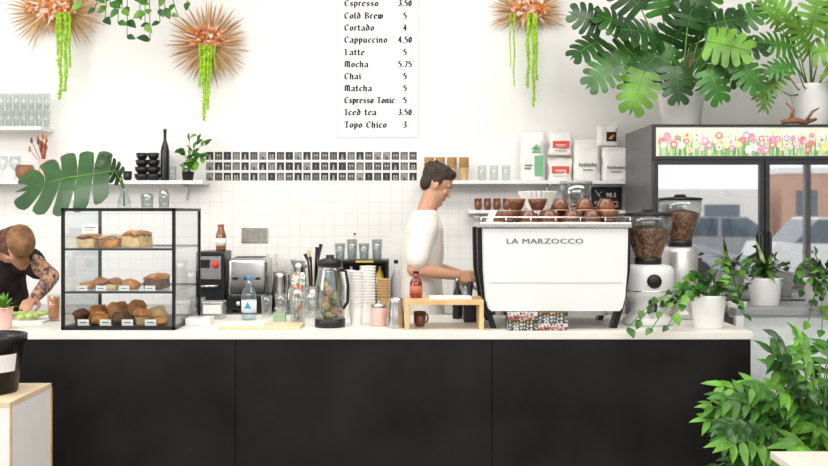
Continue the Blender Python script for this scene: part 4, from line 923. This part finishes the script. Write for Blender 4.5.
P=thing('person','barista in cream t-shirt leaning over the counter holding a pitcher','person',(0.03,1.05,0)); off=V((0.03,1.05,0))
bl=Blob(); HS=.9
hc=V((.1,0,1.665)); HM=Matrix.Rotation(math.radians(28),3,'Y').to_4x4()@Matrix.Scale(HS,4)
head(bl,hc,HM,SKIN)
bl.chain([((.03,0,1.46),.062),((.045,0,1.53),.056),((.075,0,1.61),.056)],SKIN)
bl.loft([((.02,0,.9),.1,.15),((.02,0,1.0),.095,.145),((.02,0,1.15),.09,.135),((.025,0,1.3),.1,.15),((.03,0,1.42),.09,.155),((.035,0,1.48),.06,.1)],SKIN)
for s in (-1,1):
    bl.chain([((.02,s*.08,.9),.085),((.03,s*.09,.5),.055),((0,s*.09,.1),.038),((.0,s*.09,.05),.035)],SKIN); bl.cap((0,s*.09,.04),(.17,s*.1,.03),.036,.028,SKIN)
wr1=V((.2,-.19,1.165)); wr2=V((.27,.13,1.14))
bl.chain([((.03,-.15,1.43),.048),((-.03,-.22,1.2),.041),((.08,-.205,1.185),.037),(wr1,.025)],SKIN)
bl.chain([((.03,.15,1.43),.048),((.04,.22,1.2),.041),(wr2,.026)],SKIN)
hand(bl,wr1,(1,.05,-.1),(0,1,.0),SKIN,(.7,.9,.6),-1)
hand(bl,wr2,(1,-.1,-.35),(0,-.3,-1),SKIN,(.4,.5,.3),1)
bl.obj('body',P,.006,2)
facebits(P,hc,HM,LIP)
b2=Blob(); T=lambda p: hc+HM@V(p)
b2.ell(T((-.026,0,.052)),(.097,.082,.084),HAIR,HM); b2.ell(T((-.06,0,-.005)),(.05,.073,.068),HAIR,HM); b2.ell(T((.035,0,.1)),(.05,.056,.028),HAIR,HM)
for s in (-1,1): b2.ell(T((-.005,s*.068,.022)),(.028,.013,.04),HAIR,HM)
for i in range(34):
    a=R.uniform(0,6.28); e=R.uniform(.15,1.2); b2.ell(T((-.026+.092*math.cos(a)*math.cos(e),.078*math.sin(a)*math.cos(e),.055+.08*math.sin(e))),(.02,.014,.01),HAIR,HM,8)
b2.obj('hair',P,.006,3)
SHIRT=mat('cream_tshirt',(.84,.79,.72),.85,var=.03,scale=6)
b2=Blob(); b2.loft([((.02,0,.93),.125,.175),((.014,0,1.0),.122,.172),((.01,0,1.15),.114,.162),((.018,0,1.3),.118,.17),((.028,0,1.42),.107,.176),((.03,0,1.48),.083,.14),((.035,0,1.52),.064,.076)],SHIRT)
for s,e in ((-1,(-.01,-.22,1.262)),(1,(.035,.215,1.262))): b2.chain([((.03,s*.145,1.43),.074),(e,.063)],SHIRT)
b2.obj('tshirt',P,.007,4,fold=.01,fs=.16)
PANT=mat('dark_trousers',(.03,.035,.05),.8,var=.2)
b2=Blob(); b2.loft([((.02,0,.8),.12,.17),((.02,0,.97),.115,.165)],PANT)
for s in (-1,1): b2.chain([((.02,s*.085,.86),.1),((.03,s*.09,.5),.072),((0,s*.09,.12),.055)],PANT)
b2.obj('trousers',P,.009,2)
for s in (-1,1): 
    q=Blob(); q.cap((-.02,s*.09,.045),(.18,s*.1,.04),.044,.037,BLKP); q.obj('shoe',P,.008,2)
hp=wr1+off+V((.135,.035,-.13))
pitcher(hp.x+.06,hp.y,1.08,.045,.13,STEEL,'steel milk pitcher held by the barista',math.pi)
P=thing('person','person in tan cap with tattooed arm bending over the counter','person',(-2.3,1.02,0))
bl=Blob(); c2=V((X(16,.9)+2.3,-.13,Z(246,.9)))
HM2=(Matrix.Rotation(math.radians(-35),3,'Z')@Matrix.Rotation(math.radians(80),3,'Y')).to_4x4()@Matrix.Scale(.92,4)
head(bl,c2,HM2,SKIN)
sh=V((-.05,.1,1.22))
bl.chain([((-.1,.2,.93),.14),((-.09,.17,1.06),.13),(sh,.11)],SKIN)
bl.chain([(sh+V((.0,-.02,.03)),.06),(c2+V((-.02,.07,.0)),.055)],SKIN)
TAT=voro('tattooed_skin',[(.4,.21,.13),(.56,.3,.19),(.08,.06,.06),(.5,.26,.16),(.2,.13,.11)],55,.55)
w1=V((.24,-.19,1.035)); w2=V((-.02,-.19,1.035))
ar1=[(sh+V((.17,-.02,.02)),.052),((.27,.0,1.15),.042),((.262,-.08,1.1),.038),(w1,.026)]; ar2=[(sh+V((-.16,-.02,.0)),.052),((-.26,-.02,1.11),.041),(w2,.026)]
bl.chain(ar1,SKIN); bl.chain(ar2,SKIN)
hand(bl,w1,(.1,-1,-.05),(0,-.1,-1),SKIN,(.3,.4,.3),1); hand(bl,w2,(.2,-1,-.05),(0,-.1,-1),SKIN,(.3,.4,.3),-1)
for s in (-1,1): bl.chain([((-.1+s*.09,.2,.9),.09),((-.1+s*.1,.14,.5),.058),((-.1+s*.1,.2,.08),.04)],SKIN); bl.cap((-.1+s*.1,.2,.035),(-.08+s*.1,.05,.03),.034,.028,SKIN)
bl.obj('body',P,.008,2); facebits(P,c2,HM2,LIP)
for ar in (ar1,ar2):
    q=Blob(); q.chain([(V(p),r+.003) for p,r in ar],TAT); q.obj('tattoo_sleeve',P,.007,2,label='dark patterned tattoo covering the arm')
T=lambda p: c2+HM2@V(p)
AUB=mat('auburn_hair',(.12,.045,.02),.7,var=.5,scale=50,bump=.8); CAP=mat('brown_cap',(.24,.12,.055),.9,var=.5,scale=18,bump=.3)
b2=Blob(); b2.ell(T((-.025,0,.0)),(.1,.088,.085),AUB,HM2); b2.ell(T((-.07,0,-.07)),(.05,.07,.06),AUB,HM2)
for s in (-1,1): b2.ell(T((-.0,s*.075,-.03)),(.03,.018,.07),AUB,HM2)
for i in range(30):
    b2.ell(T((R.uniform(-.1,.03),R.choice([-1,1])*R.uniform(.05,.095),R.uniform(-.12,.02))),(.02,.014,.02),AUB,HM2,8)
b2.obj('hair',P,.007,1)
b2=Blob(); b2.ell(T((-.02,0,.065)),(.103,.088,.062),CAP,HM2); b2.ell(T((.1,0,.05)),(.055,.062,.008),CAP,HM2); b2.obj('cap',P,.007,2,fold=.008)
DT=mat('dark_top',(.03,.022,.022),.85,var=.4,bump=.2,spec=.2)
b2=Blob(); b2.chain([((-.1,.2,.95),.155),((-.09,.17,1.06),.15),(sh+V((0,.0,-.01)),.135)],DT)
for s in (-1,1): b2.chain([(sh+V((s*.08,0,.0)),.085),(sh+V((s*.17,-.02,.01)),.074),(sh+V((s*.22,-.03,-.03)),.066)],DT)
b2.obj('top',P,.009,3,fold=.02)
b2=Blob()
for s in (-1,1): b2.chain([((-.1+s*.08,.2,.88),.115),((-.1+s*.1,.14,.5),.075),((-.1+s*.1,.2,.12),.06)],PANT)
b2.obj('trousers',P,.01,2)
# ---------------------------------------------------------------- street outside (seen in fridge glass)
struct(MB().box(-60,90,-110,-7.75,-.15,-.1,mat('asphalt',(.62,.61,.59),.9,var=.12)),'ground')
CGL=mat('car_window',(.1,.13,.16),.1,coat=.5)
def car(x,y,m,lab,rot=0):
    t=thing('car',lab,'car',(x,y,-.1),None,rot)
    MB().prism([(-2.1,.35),(2.1,.35),(2.15,.75),(1.4,.95),(-2.0,1.0),(-2.15,.7)],-.85,.85,m).obj('body',t)
    MB().prism([(-1.6,.97),(1.2,.93),(.5,1.45),(-1.1,1.47)],-.72,.72,CGL).prism([(-.35,.98),(-.25,.98),(-.25,1.46),(-.35,1.46)],-.725,.725,m).obj('cabin_glass',t); MB().prism([(-1.1,1.471),(.5,1.451),(.45,1.5),(-1.05,1.52)],-.7,.7,m).obj('roof',t)
    for a in (-1.3,1.3):
        for s in (-.86,.7): MB().lathe([(0,0),(.33,0),(.33,.16),(0,.16)],BLKP,(a,s+.16,.33),M=Matrix.Rotation(math.pi/2,4,'X')).obj('wheel',t)
car(4.4,-14,mat('car_silver',(.5,.52,.56),.3,.2),'silver parked car on the street'); car(9.3,-14,mat('car_white',(.85,.85,.85),.3),'white parked car on the street'); car(13.6,-20,mat('car_blue',(.16,.22,.34),.3),'blue grey parked car on the street'); car(8.4,-20,mat('car_grey',(.35,.35,.37),.3),'grey parked car on the street'); car(-1.2,-13.3,mat('car_grey2',(.3,.3,.32),.3),'dark grey parked car on the street')
t=thing('street_building','low brick building across the street','building',(36,-62,-.1)); BRK=mat('brick_wall',(.6,.38,.28),.9,var=.25)
MB().box(-10,10,-3,0,0,4.4,BRK).box(-10.2,10.2,-3,.2,4.4,4.8,PAPER).obj('facade',t)
for i in range(6): MB().box(-9+i*3,-7.5+i*3,0,.05,1.4,3.2,CGL).obj('window',t)
t=thing('street_building','pale beige shop building across the street','building',(8,-62,-.1)); 
MB().box(-17,17,-3,0,0,3.3,mat('beige_render',(.82,.79,.74),.9)).obj('facade',t)
for i in range(8): MB().box(-15.5+i*4,-13+i*4,0,.05,.6,2.2,CGL).obj('window',t)
# ---------------------------------------------------------------- lights / world / camera
w=bpy.data.worlds.new('w'); scene.world=w; w.use_nodes=True; nt=w.node_tree
bgn=nt.nodes['Background']; bgn.inputs[0].default_value=(.95,.97,1,1); bgn.inputs[1].default_value=1.75
def area(loc,tgt,sx,sy,e,col=(1,.97,.93)):
    l=bpy.data.lights.new('fill_light','AREA'); l.shape='RECTANGLE'; l.size=sx; l.size_y=sy; l.energy=e; l.color=col
    o=bpy.data.objects.new('fill_light',l); bpy.context.collection.objects.link(o); o.location=loc; o.rotation_euler=(V(tgt)-V(loc)).to_track_quat('-Z','Y').to_euler()
area((0,-.6,3.7),(0,.8,0),6,1.2,135)  # added overhead fill to brighten the counter, no lamp fixture here
area((0,-4.6,3.6),(0,2,1.2),6.5,1.2,185,(1,.975,.94))  # unseen fill added behind the camera, tilted to brighten the back wall
area((-4.4,-1.5,2.4),(1,1,1.2),2.2,1.8,95,(1,.985,.97))  # added side fill by the left wall, below the ceiling
cam=bpy.data.cameras.new('camera'); co=bpy.data.objects.new('camera',cam); bpy.context.collection.objects.link(co)
co.location=(0,CY,CAMZ); co.rotation_euler=(math.pi/2,0,0); cam.sensor_width=36; cam.lens=F*36/828; cam.shift_y=-20/828; cam.clip_end=200
scene.camera=co
scene.view_settings.view_transform='Standard'; scene.view_settings.exposure=0
